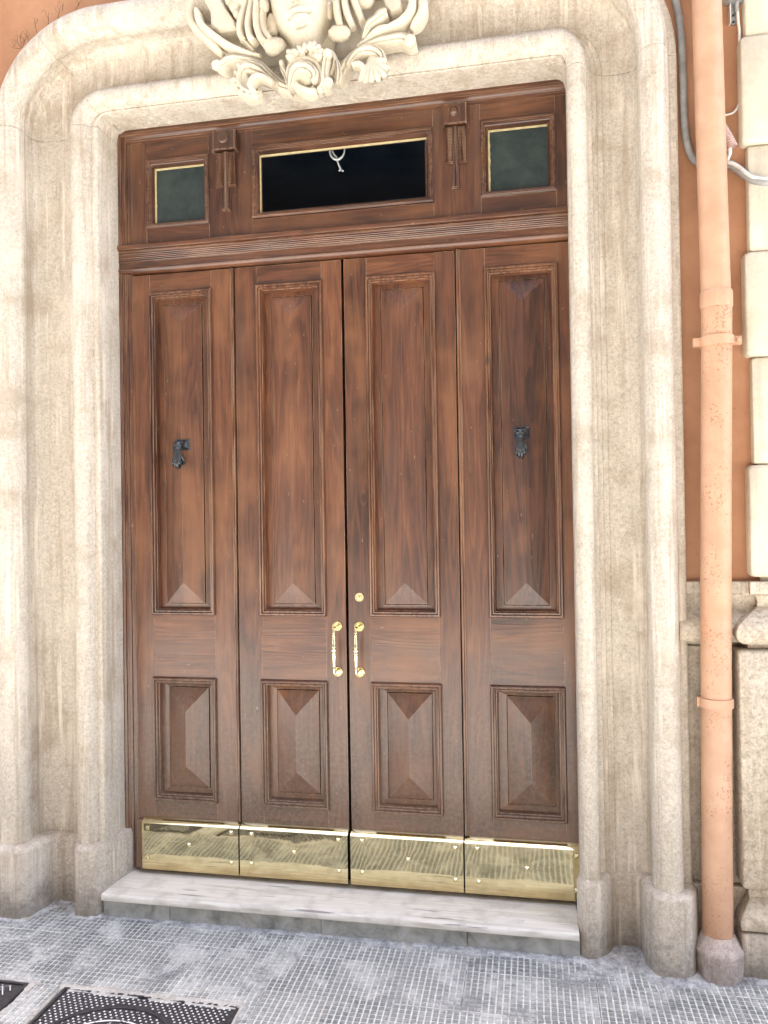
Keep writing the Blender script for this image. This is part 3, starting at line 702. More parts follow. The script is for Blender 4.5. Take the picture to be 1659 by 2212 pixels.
leaf(.5395, 1.086, 'outer leaf on the right with an iron hand knocker', strip=(.5395, .559), knock=(.827, 2.094, 0), xc=.832)
# unlit hall behind
hall = MB().add([(-1.3, .12, -.02), (1.3, .12, -.02), (1.3, 4.5, -.02), (-1.3, 4.5, -.02), (-1.3, .12, 4.3), (1.3, .12, 4.3), (1.3, 4.5, 4.3), (-1.3, 4.5, 4.3)],
                [(0, 1, 2, 3), (4, 7, 6, 5), (1, 5, 6, 2), (2, 6, 7, 3), (3, 7, 4, 0)]).build('hall_interior', 'hall', recalc=False)
hall['kind'] = 'structure'
hk = MB().tube([(-.079, .10, 3.53), (-.074, .10, 3.50), (-.058, .10, 3.481), (-.040, .10, 3.475), (-.022, .10, 3.482), (-.008, .10, 3.50), (-.004, .10, 3.53)], [.0045, .005, .0058, .006, .0058, .0045, .0035], 10)
hk.tube([(-.070, .105, 3.53), (-.058, .105, 3.505), (-.044, .105, 3.488)], [.004, .0045, .004], 8)
hk.tube([(-.042, .10, 3.473), (-.034, .10, 3.448), (-.024, .10, 3.425)], [.0042, .0045, .0048], 8).ell((-.030, .10, 3.421), (.006, .004, .005), 6).ell((-.016, .10, 3.417), (.006, .004, .005), 6)
tag(hk.build('lamp_hook', 'hook', None, True), 'pale curled metal hook hanging behind the middle transom pane', 'hook')

# ------------------------------------------------------------------ carved mask over the door
orn = thing('carved_mask', 'cream carved stucco mask of a face amid acanthus scrolls above the door', 'ornament', (-.06, -.2, 3.55))
def sweep(pts, wd, h, groove, n=15):
    P, W_ = catmull(pts, wd, 8); mb = MB(); rg = []
    N0 = Vector((0, -1, 0))
    L = len(P)
    for i, p in enumerate(P):
        t = (P[min(i+1, L-1)]-P[max(i-1, 0)]).normalized(); side = t.cross(N0).normalized(); up = side.cross(t).normalized()
        if up.dot(N0) < 0: up = -up
        w_ = W_[i]; hh = min(h*1.25, w_*2.3); row = []
        for k in range(n):
            s_ = -1+2*k/(n-1); z_ = hh*max(0, 1-abs(s_)**2.6)**.55
            if groove: z_ *= 1-groove*(math.exp(-((s_-.38)/.15)**2)+math.exp(-((s_+.38)/.15)**2))
            z_ += mnoise.noise(p*38+Vector((s_, 0, 0)))*.0014
            row.append(p+side*(w_*s_)+up*(z_-hh*.35))
        row.append(p+side*(w_*.9)-up*(hh*1.3)); row.append(p-side*(w_*.9)-up*(hh*1.3)); rg.append(row)
    return mb.rings(rg)
BANDS = [
('cartouche_band',[(-0.5922,-0.31,4.0885),(-0.6093,-0.31,4.0492),(-0.6137,-0.31,4.0011),(-0.6015,-0.31,3.9472),(-0.5653,-0.31,3.9007),(-0.5291,-0.31,3.8647),(-0.4931,-0.31,3.8254),(-0.4626,-0.31,3.7921)],[0.012,0.016,0.0175,0.018,0.018,0.017,0.015,0.006],0.03,0),
('cartouche_band',[(-0.5769,-0.33,4.0003),(-0.5698,-0.33,3.9786),(-0.5612,-0.33,3.9395),(-0.5344,-0.33,3.9014),(-0.4948,-0.33,3.8651),(-0.4483,-0.33,3.8281),(-0.409,-0.33,3.8024),(-0.3663,-0.33,3.7798),(-0.3166,-0.33,3.7581),(-0.2777,-0.33,3.7487)],[0.006,0.013,0.015,0.016,0.016,0.015,0.014,0.013,0.011,0.006],0.03,0),
('acanthus_leaf',[(-0.4894,-0.33,3.7305),(-0.4533,-0.33,3.726),(-0.4242,-0.33,3.7428),(-0.3882,-0.33,3.7468),(-0.3348,-0.33,3.7349),(-0.2889,-0.33,3.7121),(-0.254,-0.33,3.6772),(-0.2193,-0.33,3.6357),(-0.1777,-0.33,3.6003),(-0.1361,-0.33,3.5801)],[0.008,0.022,0.019,0.016,0.015,0.017,0.02,0.022,0.022,0.012],0.035,0.35),
('scroll',[(-0.1869,-0.355,3.5944),(-0.2318,-0.355,3.63),(-0.2733,-0.355,3.6654),(-0.3224,-0.355,3.685),(-0.3546,-0.355,3.6653),(-0.3639,-0.355,3.6293),(-0.3485,-0.355,3.5936),(-0.317,-0.355,3.5713),(-0.2801,-0.355,3.5635),(-0.2728,-0.355,3.5829)],[0.012,0.018,0.024,0.027,0.027,0.027,0.025,0.02,0.013,0.007],0.04,0.45),
('scroll',[(-0.2011,-0.385,3.5862),(-0.2423,-0.385,3.6145),(-0.277,-0.385,3.622),(-0.2964,-0.385,3.6044),(-0.3002,-0.385,3.5815),(-0.2831,-0.385,3.5611)],[0.01,0.013,0.014,0.015,0.014,0.006],0.028,0),
('hair_band',[(-0.3345,-0.34,3.9905),(-0.3494,-0.34,3.945),(-0.3636,-0.34,3.8959),(-0.3642,-0.34,3.8518),(-0.3511,-0.34,3.8229)],[0.011,0.013,0.0145,0.0145,0.012],0.028,0),
('hair_band',[(-0.306,-0.35,3.9799),(-0.3174,-0.35,3.9273),(-0.3234,-0.35,3.874),(-0.3153,-0.35,3.8255),(-0.2944,-0.35,3.8025)],[0.011,0.013,0.0145,0.0145,0.012],0.028,0),
('hair_band',[(-0.2813,-0.36,3.9698),(-0.2838,-0.36,3.9162),(-0.281,-0.36,3.862),(-0.2676,-0.36,3.8164),(-0.2452,-0.36,3.7866)],[0.011,0.013,0.0145,0.0145,0.012],0.028,0),
('hair_band',[(-0.2587,-0.345,3.9562),(-0.2612,-0.345,3.9093),(-0.2566,-0.345,3.8613),(-0.2413,-0.345,3.8255),(-0.2188,-0.345,3.799)],[0.009,0.012,0.0135,0.014,0.012],0.025,0),
('acanthus_leaf',[(-0.3694,-0.32,3.8375),(-0.3446,-0.32,3.8171),(-0.327,-0.32,3.7977),(-0.3094,-0.32,3.7767)],[0.008,0.013,0.014,0.006],0.022,0.3),
('cartouche_band',[(0.4012,-0.33,3.9322),(0.4023,-0.33,3.8928),(0.3985,-0.33,3.8607),(0.3816,-0.33,3.832),(0.3499,-0.33,3.8085),(0.3,-0.33,3.7906),(0.2497,-0.33,3.7727),(0.2059,-0.33,3.7521),(0.1619,-0.33,3.7314)],[0.014,0.016,0.018,0.018,0.016,0.014,0.013,0.011,0.006],0.03,0),
('cartouche_band',[(0.4378,-0.31,3.9404),(0.4421,-0.31,3.9004),(0.4415,-0.31,3.8611),(0.4262,-0.31,3.8271),(0.406,-0.31,3.8036),(0.3925,-0.31,3.7824)],[0.018,0.019,0.019,0.018,0.015,0.008],0.03,0),
('acanthus_leaf',[(0.4144,-0.33,3.7279),(0.3881,-0.33,3.7248),(0.3521,-0.33,3.7394),(0.2825,-0.33,3.7387),(0.2223,-0.33,3.7301),(0.1648,-0.33,3.7046),(0.1273,-0.33,3.6762),(0.0996,-0.33,3.6399),(0.0855,-0.33,3.6051),(0.0749,-0.33,3.5798)],[0.02,0.024,0.02,0.019,0.017,0.016,0.018,0.02,0.02,0.012],0.034,0.35),
('scroll',[(0.1226,-0.355,3.6392),(0.1499,-0.355,3.6719),(0.1903,-0.355,3.6914),(0.2335,-0.355,3.6874),(0.2663,-0.355,3.6636),(0.2725,-0.355,3.6334)],[0.01,0.015,0.02,0.022,0.02,0.012],0.035,0.4),
('scroll',[(0.1483,-0.38,3.6248),(0.1815,-0.38,3.6207),(0.1977,-0.38,3.5959),(0.1875,-0.38,3.5808)],[0.008,0.012,0.013,0.006],0.025,0),
('acanthus_leaf',[(0.2954,-0.345,3.8522),(0.2705,-0.345,3.8442),(0.2435,-0.345,3.8233),(0.2166,-0.345,3.8073),(0.2029,-0.345,3.7828),(0.1891,-0.345,3.7551)],[0.014,0.022,0.018,0.017,0.014,0.006],0.028,0.4),
('acanthus_leaf',[(0.2985,-0.34,3.7895),(0.2686,-0.34,3.787),(0.2351,-0.34,3.7718),(0.2013,-0.34,3.7499)],[0.01,0.013,0.011,0.005],0.02,0),
('hair_band',[(0.0789,-0.35,3.9585),(0.0775,-0.35,3.9091),(0.0815,-0.35,3.8622),(0.0936,-0.35,3.8126)],[0.012,0.0155,0.0155,0.013],0.028,0),
('hair_band',[(0.1081,-0.345,3.9577),(0.1124,-0.345,3.9074),(0.1235,-0.345,3.8629),(0.143,-0.345,3.8156)],[0.012,0.0145,0.0155,0.013],0.028,0),
('hair_band',[(0.1362,-0.335,3.9637),(0.1508,-0.335,3.9251),(0.1654,-0.335,3.8867),(0.1847,-0.335,3.8328)],[0.012,0.0145,0.0155,0.013],0.028,0),
('scroll',[(-0.1287,-0.385,3.5939),(-0.1281,-0.385,3.6336),(-0.104,-0.385,3.6643),(-0.0569,-0.385,3.6712),(-0.0124,-0.385,3.6507),(0.0114,-0.385,3.6122),(0.0169,-0.385,3.5722)],[0.008,0.011,0.012,0.012,0.012,0.011,0.008],0.02,0),
('scroll',[(-0.1214,-0.4,3.5491),(-0.1063,-0.4,3.6025),(-0.0795,-0.4,3.6268),(-0.0409,-0.4,3.622),(-0.0129,-0.4,3.5949),(-0.0113,-0.4,3.5712),(-0.0255,-0.4,3.5631)],[0.014,0.024,0.026,0.024,0.02,0.014,0.008],0.04,0.3),
('scroll',[(-0.1072,-0.385,3.5854),(-0.0933,-0.385,3.5579),(-0.067,-0.385,3.5389),(-0.0345,-0.385,3.5271),(-0.006,-0.385,3.5297)],[0.012,0.016,0.016,0.015,0.01],0.03,0),
('acanthus_leaf',[(0.0375,-0.38,3.6887),(0.033,-0.38,3.6597),(0.0264,-0.38,3.625),(0.0238,-0.38,3.586),(0.0255,-0.38,3.5601),(0.0109,-0.38,3.5343)],[0.014,0.018,0.017,0.018,0.024,0.012],0.035,0.3),
('acanthus_leaf',[(0.0472,-0.345,3.6047),(0.062,-0.345,3.6407),(0.0656,-0.345,3.672),(0.0528,-0.345,3.7055),(0.0305,-0.345,3.7183)],[0.01,0.012,0.011,0.011,0.006],0.022,0),
('acanthus_leaf',[(-0.1644,-0.37,3.6766),(-0.1585,-0.37,3.6539),(-0.1424,-0.37,3.6239),(-0.1306,-0.37,3.5826),(-0.1165,-0.37,3.555)],[0.009,0.014,0.016,0.016,0.008],0.026,0.3),
('acanthus_leaf',[(0.0764,-0.36,3.6619),(0.0839,-0.36,3.6214),(0.0834,-0.36,3.5918),(0.0789,-0.36,3.5628)],[0.008,0.014,0.017,0.012],0.025,0.4)]
for nm, pts, wd, h, gr in BANDS: sweep(pts, [q*1.12 for q in wd], h*1.15, gr).build(nm, 'carved', orn, True, 50)
BLOBS = [((-0.2102,-0.33,3.7799),(0.05,0.04,0.035)),((-0.233,-0.345,3.7874),(0.022,0.02,0.02)),((0.0845,-0.335,3.795),(0.05,0.04,0.03)),((-0.3905,-0.325,3.9878),(0.03,0.03,0.035)),((-0.3488,-0.33,4.0059),(0.04,0.03,0.03)),((-0.4101,-0.32,4.0144),(0.025,0.03,0.025)),((-0.2534,-0.34,3.9621),(0.02,0.025,0.03)),((-0.3821,-0.32,3.9556),(0.02,0.025,0.025)),((0.0718,-0.35,3.9397),(0.016,0.02,0.016)),((0.0371,-0.31,3.9141),(0.016,0.03,0.04)),((0.1943,-0.31,3.9355),(0.04,0.03,0.035)),((-0.2259,-0.3,3.8956),(0.03,0.03,0.05)),((0.2439,-0.345,3.6297),(0.042,0.035,0.05)),((0.3943,-0.35,3.7102),(0.022,0.025,0.024)),((-0.4744,-0.34,3.7228),(0.022,0.025,0.018)),((0.042,-0.39,3.6763),(0.022,0.025,0.018)),((0.0429,-0.385,3.5572),(0.02,0.025,0.02)),((0.0082,-0.385,3.5319),(0.014,0.02,0.014)),((-0.1612,-0.38,3.6684),(0.01,0.02,0.012)),((-0.054,-0.37,3.613),(0.05,0.03,0.05))]
for i, (c_, r_) in enumerate(BLOBS): MB().ell(c_, r_ if max(r_) > .032 else tuple(q*1.12 for q in r_), 18, .07).build('leaf_lobe' if max(r_) < .03 else 'carved_boss', 'carved', orn, True)
def xz(l): return [(p[0], p[2]) for p in l]
def slabshape(nm, pts, y0, y1, bev): MB().prism_xz(xz(pts), y0, y1, bev).build(nm, 'carved', orn, True, 25)
slabshape('strapwork_block', [(-0.5594,-0.33,4.0704),(-0.5115,-0.33,3.974),(-0.5087,-0.33,3.9117),(-0.4728,-0.33,3.8862),(-0.3845,-0.33,3.8863),(-0.3859,-0.33,3.9121),(-0.4352,-0.33,3.9874),(-0.4777,-0.33,4.0586)], -.335, -.2, .022); slabshape('strapwork_block', [(0.2692,-0.33,3.9512),(0.2849,-0.33,3.8897),(0.3077,-0.33,3.8586),(0.3575,-0.33,3.8697),(0.3594,-0.33,3.8891),(0.3421,-0.33,3.9407)], -.335, -.2, .022)
slabshape('backing', [(-0.6415,-0.2,4.1767),(-0.6472,-0.2,4.0408),(-0.5762,-0.2,3.9523),(-0.4682,-0.2,3.8668),(-0.4169,-0.2,3.7963),(-0.3291,-0.2,3.7147),(-0.2199,-0.2,3.6663),(-0.1261,-0.2,3.6376),(-0.0781,-0.2,3.6563),(0.0115,-0.2,3.6732),(0.0726,-0.2,3.7348),(0.1367,-0.2,3.7888),(0.2424,-0.2,3.8573),(0.3462,-0.2,3.8775),(0.4088,-0.2,3.9471),(0.4168,-0.2,4.0241)], -.205, -.10, .012)
orn.location.z += .014
# fan-shaped leaves: every finger of a leaf grows out of one stem, so each leaf is one piece
FANS = [('acanthus_leaf',[([(0.2286,-0.35,3.6517),(0.2621,-0.3685,3.6313),(0.2795,-0.375,3.6224),(0.2862,-0.367,3.6247)],[0.012,0.016,0.0165,0.009]),([(0.2286,-0.35,3.6517),(0.2673,-0.3685,3.6146),(0.2875,-0.375,3.5966),(0.2955,-0.367,3.5943)],[0.012,0.016,0.0165,0.009]),([(0.2286,-0.35,3.6517),(0.2616,-0.3685,3.5983),(0.2787,-0.375,3.5715),(0.2852,-0.367,3.5648)],[0.012,0.016,0.0165,0.009]),([(0.2286,-0.35,3.6517),(0.247,-0.3685,3.5911),(0.2562,-0.375,3.5605),(0.2587,-0.367,3.5518)],[0.012,0.016,0.0165,0.009]),([(0.2286,-0.35,3.6517),(0.2315,-0.3685,3.5904),(0.2324,-0.375,3.5593),(0.2306,-0.367,3.5503)],[0.012,0.016,0.0165,0.009]),([(0.2286,-0.35,3.6517),(0.217,-0.3685,3.5904),(0.2099,-0.375,3.5593),(0.2041,-0.367,3.5503)],[0.012,0.016,0.0165,0.009]),([(0.2286,-0.35,3.6517),(0.2061,-0.3685,3.5971),(0.1932,-0.375,3.5696),(0.1844,-0.367,3.5625)],[0.012,0.016,0.0165,0.009])]),('acanthus_leaf',[([(-0.3304,-0.345,3.6375),(-0.3482,-0.3585,3.6675),(-0.3601,-0.36,3.6873),(-0.3694,-0.352,3.7027)],[0.014,0.018,0.015,0.007]),([(-0.3304,-0.345,3.6375),(-0.3563,-0.3585,3.6499),(-0.3725,-0.36,3.6602),(-0.3841,-0.352,3.6707)],[0.014,0.018,0.015,0.007]),([(-0.3304,-0.345,3.6375),(-0.3634,-0.3585,3.6303),(-0.3835,-0.36,3.6299),(-0.3971,-0.352,3.635)],[0.014,0.018,0.015,0.007]),([(-0.3304,-0.345,3.6375),(-0.3587,-0.3585,3.613),(-0.3764,-0.36,3.6032),(-0.3886,-0.352,3.6034)],[0.014,0.018,0.015,0.007]),([(-0.3304,-0.345,3.6375),(-0.3434,-0.3585,3.5963),(-0.3526,-0.36,3.5774),(-0.3606,-0.352,3.573)],[0.014,0.018,0.015,0.007]),([(-0.3304,-0.345,3.6375),(-0.324,-0.3585,3.5921),(-0.3227,-0.36,3.5709),(-0.3252,-0.352,3.5655)],[0.014,0.018,0.015,0.007]),([(-0.3304,-0.345,3.6375),(-0.3028,-0.3585,3.5813),(-0.29,-0.36,3.5542),(-0.2867,-0.352,3.5457)],[0.014,0.018,0.015,0.007])]),('crest_leaf',[([(-0.0669,-0.35,3.6999),(-0.0988,-0.3835,3.6843),(-0.1149,-0.405,3.6737),(-0.1287,-0.397,3.6802)],[0.012,0.015,0.0145,0.009]),([(-0.0669,-0.35,3.6999),(-0.098,-0.3835,3.6962),(-0.1137,-0.405,3.692),(-0.1274,-0.397,3.7018)],[0.012,0.015,0.0145,0.009]),([(-0.0669,-0.35,3.6999),(-0.0839,-0.3835,3.696),(-0.092,-0.405,3.6918),(-0.1018,-0.397,3.7015)],[0.012,0.015,0.0145,0.009]),([(-0.0669,-0.35,3.6999),(-0.0692,-0.3835,3.7001),(-0.0695,-0.405,3.6981),(-0.0751,-0.397,3.7089)],[0.012,0.015,0.0145,0.009]),([(-0.0669,-0.35,3.6999),(-0.0557,-0.3835,3.7066),(-0.0486,-0.405,3.7079),(-0.0505,-0.397,3.7205)],[0.012,0.015,0.0145,0.009]),([(-0.0669,-0.35,3.6999),(-0.0422,-0.3835,3.7075),(-0.0279,-0.405,3.7094),(-0.0261,-0.397,3.7222)],[0.012,0.015,0.0145,0.009]),([(-0.0669,-0.35,3.6999),(-0.031,-0.3835,3.7066),(-0.0107,-0.405,3.708),(-0.0059,-0.397,3.7205)],[0.012,0.015,0.0145,0.009]),([(-0.0669,-0.35,3.6999),(-0.021,-0.3835,3.6983),(0.0045,-0.405,3.6952),(0.0121,-0.397,3.7054)],[0.012,0.015,0.0145,0.009]),([(-0.0669,-0.35,3.6999),(-0.0156,-0.3835,3.6867),(0.0128,-0.405,3.6774),(0.0219,-0.397,3.6845)],[0.012,0.015,0.0145,0.009]),([(-0.0669,-0.35,3.6999),(-0.018,-0.3835,3.6762),(0.0091,-0.405,3.6613),(0.0176,-0.397,3.6655)],[0.012,0.015,0.0145,0.009])])]
for nm, fingers in FANS:
    mb = MB()
    for pts, wd in fingers:
        k = sweep(pts, wd, .026, 0); mb.add(k.v, k.f)
    mb.build(nm, 'carved', orn, True, 55)
# face
def face():
    chin = Vector((-.0632, 0, 3.7601)); nose = Vector((-.0956, 0, 3.9171))
    up = (nose-chin).normalized(); up = (up*.75+Vector((0, 0, 1))*.25).normalized(); rt = Vector((up.z, 0, -up.x))
    nb, na = 96, 72; rg = []
    E = lambda v, s_: math.exp(-(v/s_)**2)
    for i in range(nb+1):
        b = -.012+.50*i/nb; row = []
        q = min(1, abs((b-.25)/.264)); W_ = .137*math.sqrt(max(.0004, 1-q**2.25))
        if b < .12: W_ *= .70+.30*max(0, b)/.12
        for j in range(na+1):
            a_ = -1+2*j/na; th = a_*math.pi*.5; a = W_*math.sin(th)
            D = .155*(max(0, 1-q**3.2))**.5*(abs(math.cos(th))**.85)
            k = 1.0
            nosep = 0
            if b > .150: nosep = min(1, max(0, (b-.156)/.022))*(1 if b < .2 else max(.25, 1-(b-.2)/.19))
            D += .042*nosep*E(a, .021)
            D += .017*(E(a-.025, .012)+E(a+.025, .012))*E(b-.170, .012)
            D -= .018*(E(a-.012, .006)+E(a+.012, .006))*E(b-.156, .006)
            mb_ = b-(a/.05)**2*.006
            D += .022*E(mb_-.112, .010)*E(a, .036)+.023*E(mb_-.086, .011)*E(a, .032)
            D -= .024*E(mb_-.0995, .0042)*E(a, .043)
            D -= .010*(E(a-.045, .009)+E(a+.045, .009))*E(b-.102, .012)
            D -= .022*E(b-.062, .010)*E(a, .030); D += .016*E(b-.028, .022)*E(a, .030)
            D -= .005*E(a, .006)*E(b-.136, .012)
            D += .008*(E(a-.075, .03)+E(a+.075, .03))*E(b-.19, .04)
            D -= .024*(E(a-.056, .024)+E(a+.056, .024))*E(b-.285, .020)
            D += .015*(E(a-.056, .018)+E(a+.056, .018))*E(b-.283, .011)
            D += .010*(E(a-.058, .035)+E(a+.058, .035))*E(b-.325, .010)
            p = chin+up*b+rt*(a*k); row.append((p.x+.0, -.265-D, p.z))
        rg.append(row)
    mb = MB().rings(rg, close=False); return mb.build('face', 'carved', orn, True)
face()
MB().rings([[(-.075+r_*math.cos(a), -.23-.06*math.sin(a)*k, z) for a in [math.pi*j/14 for j in range(15)]] for r_, k, z in ((.125, 1.0, 3.93), (.12, 1.0, 3.85), (.105, .95, 3.78), (.10, .85, 3.72), (.115, .7, 3.69), (.12, .3, 3.675))], close=False).build('neck', 'carved', orn, True)
# ------------------------------------------------------------------ drainpipe
dp = thing('drainpipe', 'salmon painted rain downpipe with two collars standing in a cement socket', 'drainpipe', (1.567, -.25, GZ))
def cyl(nm, pts, r, mat, n=28): return MB().tube(pts, r, n, 3).build(nm, mat, dp, True, 40)
cyl('upper_pipe', [(1.585, -.25, 5.2), (1.594, -.25, 3.78), (1.6065, -.25, 2.66), (1.607, -.25, 2.60)], .0568, 'pipe')
MB().rings([[(1.608+r_*math.cos(a), -.25+r_*math.sin(a), z) for a in [2*math.pi*k/30 for k in range(30)]] for r_, z in ((.058, 2.612), (.0615, 2.606), (.0625, 2.598), (.0625, 2.548), (.0610, 2.542), (.055, 2.541))]).build('pipe_socket', 'pipe', dp, True, 40)
cyl('lower_pipe', [(1.609, -.25, 2.545), (1.602, -.25, 2.2), (1.583, -.25, 1.278), (1.567, -.25, .03), (1.567, -.25, -.05)], .0585, 'pipe_rust')
def collar(x, z, ears):
    mb = MB().rings([[(x+r_*math.cos(a), -.25+r_*math.sin(a), zz) for a in [2*math.pi*k/32 for k in range(32)]] for r_, zz in ((.0592, z-.019), (.066, z-.0185), (.0665, z), (.066, z+.0185), (.0592, z+.019))])
    if ears:
        mb.box(x+.058, x+.094, -.262, -.238, z-.016, z+.016).box(x-.090, x-.060, -.258, -.238, z-.017, z+.017)
        mb.lathe([(.009, .262), (.009, .270), (.007, .272), (.0005, .272)], (x+.080, 0, z), 'y', 8)
        mb.box(x-.01, x+.01, -.20, YW, z-.012, z+.012)
    else: mb.box(x-.074, x-.055, -.262, -.236, z-.018, z+.018).box(x-.01, x+.01, -.20, YW, z-.012, z+.012)
    mb.build('pipe_collar', 'pipe', dp, True, 35)
collar(1.606, 2.407, True); collar(1.578, .958, False)
rg = []
for r_, z in ((.086, GZ-.03), (.089, -.09), (.090, -.035), (.092, -.022), (.088, -.014), (.076, .008), (.064, .030), (.060, .036)):
    rg.append([(1.570+(r_+mnoise.noise(Vector((math.cos(a)*2, math.sin(a)*2, z*30)))*.004)*math.cos(a), -.252+(r_+mnoise.noise(Vector((math.cos(a)*2, math.sin(a)*2, z*30+5)))*.004)*math.sin(a), z+mnoise.noise(Vector((math.cos(a)*3, math.sin(a)*3, z*9)))*.004) for a in [2*math.pi*k/36 for k in range(36)]])
MB().rings(rg).build('cement_socket', 'mortar_base', dp, True, 40)

# ------------------------------------------------------------------ cables and wall fittings
tag(MB().tube([(1.4808,-0.168,3.9042),(1.4918,-0.168,3.8523),(1.505,-0.168,3.7688),(1.5128,-0.168,3.611),(1.5136,-0.168,3.4229),(1.519,-0.168,3.2972),(1.5363,-0.168,3.2141),(1.562,-0.168,3.1771),(1.5997,-0.168,3.1577)], .0145, 14).build('conduit', 'grey', None, True), 'grey plastic conduit curving down beside the stone surround behind the downpipe', 'conduit')
tag(MB().tube([(1.6688,-0.17,3.1654),(1.6816,-0.172,3.155),(1.6998,-0.175,3.1436),(1.7217,-0.185,3.1195),(1.7401,-0.2,3.0917),(1.7602,-0.215,3.0649),(1.7843,-0.228,3.0459),(1.825,-0.228,3.0393)], [.016, .017, .017, .0165, .016, .015, .013, .013], 14).build('conduit', 'grey', None, True), 'grey conduit running right from the downpipe across the cream pillar', 'conduit')
tag(MB().tube([(1.6805,-0.19,3.2205),(1.687,-0.185,3.1976),(1.6821,-0.18,3.18),(1.6776,-0.185,3.1577),(1.6981,-0.19,3.1451),(1.7218,-0.2,3.1199),(1.7419,-0.215,3.0889),(1.7687,-0.232,3.0627),(1.8229,-0.236,3.0496)], [.009, .009, .008, .007, .0075, .0075, .0075, .0075, .0075], 10).build('cable', 'white', None, True), 'off-white cable looping out of the ribbed tube beside the pillar', 'cable')
ct = [(1.6393,-0.195,3.3289),(1.6614,-0.195,3.2835),(1.6779,-0.195,3.251),(1.6953,-0.195,3.2124)]
P, _ = catmull(ct, [1]*4, 14); rr = []
for i, p in enumerate(P): rr.append(.0195+(.0018 if i % 3 == 0 else -.0006))
mb = MB(); U = None; rg = []
for i, p in enumerate(P):
    t = (P[min(i+1, len(P)-1)]-P[max(i-1, 0)]).normalized(); A_ = Vector((0, 1, 0)); U = t.cross(A_).normalized(); V = t.cross(U)
    rg.append([p+(U*math.cos(a)+V*math.sin(a))*rr[i] for a in [2*math.pi*k/18 for k in range(18)]])
for r2 in (.016, .0155):
    rg.append([P[-1]+(U*math.cos(a)+V*math.sin(a))*r2 for a in [2*math.pi*k/18 for k in range(18)]])
for back_ in (6, 14):
    rg.append([P[-1-back_]+(U*math.cos(a)+V*math.sin(a))*.0155 for a in [2*math.pi*k/18 for k in range(18)]])
mb.rings(rg); tag(mb.build('ribbed_tube', 'pinkish', None, False), 'pinkish ribbed plastic tube sticking out behind the downpipe', 'tube')
tag(MB().tube([(1.7309,-0.17,3.8016),(1.7317,-0.17,3.7673),(1.7328,-0.17,3.7362),(1.7355,-0.17,3.7049),(1.7354,-0.17,3.6584),(1.7347,-0.17,3.6198),(1.7355,-0.165,3.5719),(1.7369,-0.165,3.4603),(1.7326,-0.165,3.4113),(1.7116,-0.165,3.3704),(1.6739,-0.165,3.3611)], [.006]*6+[.0045]*5, 8).build('wire', 'white', None, True), 'thin painted wire running down from the metal bracket along the pillar', 'wire')
fx = thing('wall_fitting', 'grey metal fitting on a strap bracket at the top right', 'fitting', (1.718, YW, 3.80))
MB().lathe([(.0005, .058), (.022, .058), (.026, .040), (.036, .030), (.055, .022), (.0585, .014), (.0575, .006), (.050, .003), (.02, .0), (.0005, .0)][::-1], (1.716, -.205, 3.815), 'z', 26).build('dish', 'galv', fx, True, 40)
MB().box(1.7085, 1.7275, YW-.006, YW+.001, 3.738, 3.83).box(1.711, 1.725, -.205, YW, 3.822, 3.827).build('strap', 'galv', fx)
MB().box(1.7005, 1.7045, -.175, YW, 3.738, 3.815).build('side_plate', 'white', fx)
MB().tube([(1.728, -.175, 3.82), (1.7275, -.172, 3.80), (1.727, -.17, 3.78)], .0085, 12).build('cable_gland', 'grey', fx, True)
for zz_ in (3.775, 3.748): MB().lathe([(.005, 0), (.005, .003), (.0005, .004)], (1.7175, YW-.006, zz_), 'y', 10).build('screw', 'iron', fx)
TF = [[(-1.5463,-0.2,4.0398),(-1.5686,-0.2,4.0698),(-1.5948,-0.2,4.0936)],[(-1.5463,-0.2,4.0398),(-1.5497,-0.2,4.0741),(-1.5508,-0.2,4.1081)],[(-1.463,-0.2,4.1064),(-1.4679,-0.2,4.1375),(-1.4735,-0.2,4.172)],[(-1.3994,-0.2,4.1382),(-1.3976,-0.2,4.1615),(-1.3988,-0.2,4.1886)],[(-1.3473,-0.2,4.1579),(-1.3396,-0.2,4.1871),(-1.3318,-0.2,4.2195)],[(-1.3233,-0.2,4.1915),(-1.3208,-0.2,4.2113),(-1.3191,-0.2,4.2311)],[(-1.5032,-0.2,4.0645),(-1.5156,-0.2,4.0966),(-1.5378,-0.2,4.1233)],[(-1.2528,-0.2,4.1883),(-1.2365,-0.2,4.2094),(-1.2216,-0.2,4.2306)],[(-1.5388,-0.2,4.0422),(-1.5309,-0.2,4.0716),(-1.5194,-0.2,4.0958)],[(-1.5501,-0.2,4.0389),(-1.5802,-0.2,4.0442),(-1.6179,-0.2,4.0627)]]
for ids, lb in (((0, 1, 8, 9), 'bushy tuft of dry stalks lowest on the left shoulder of the arch'), ((6,), 'lone short dry stalk just above the bushy tuft on the arch'),
                ((2,), 'leaning dry stalk halfway up the left shoulder of the arch'), ((3,), 'upright dry stalk beside the tall stalk on the arch shoulder'),
                ((4,), 'tallest dry stalk on the left shoulder of the stone arch'), ((5, 7), 'pair of thin dry stalks highest on the left shoulder of the arch')):
    o = MB()
    for i in ids:
        t_ = TF[i]; o.tube(t_, [.0014, .001, .0005], 5, 4)
        a = Vector(t_[0]); b = Vector(t_[2])
        for k in range(2):
            q = a.lerp(b, .35+.25*k); o.tube([q, q+Vector((random.uniform(-.018, .018), -.004, .018)), q+Vector((random.uniform(-.03, .03), -.008, .036))], [.0009, .0006, .0004], 4, 3)
    tag(o.build('dry_stalk', 'straw'), lb, 'dry plant', 'dry stalks on the stone arch')

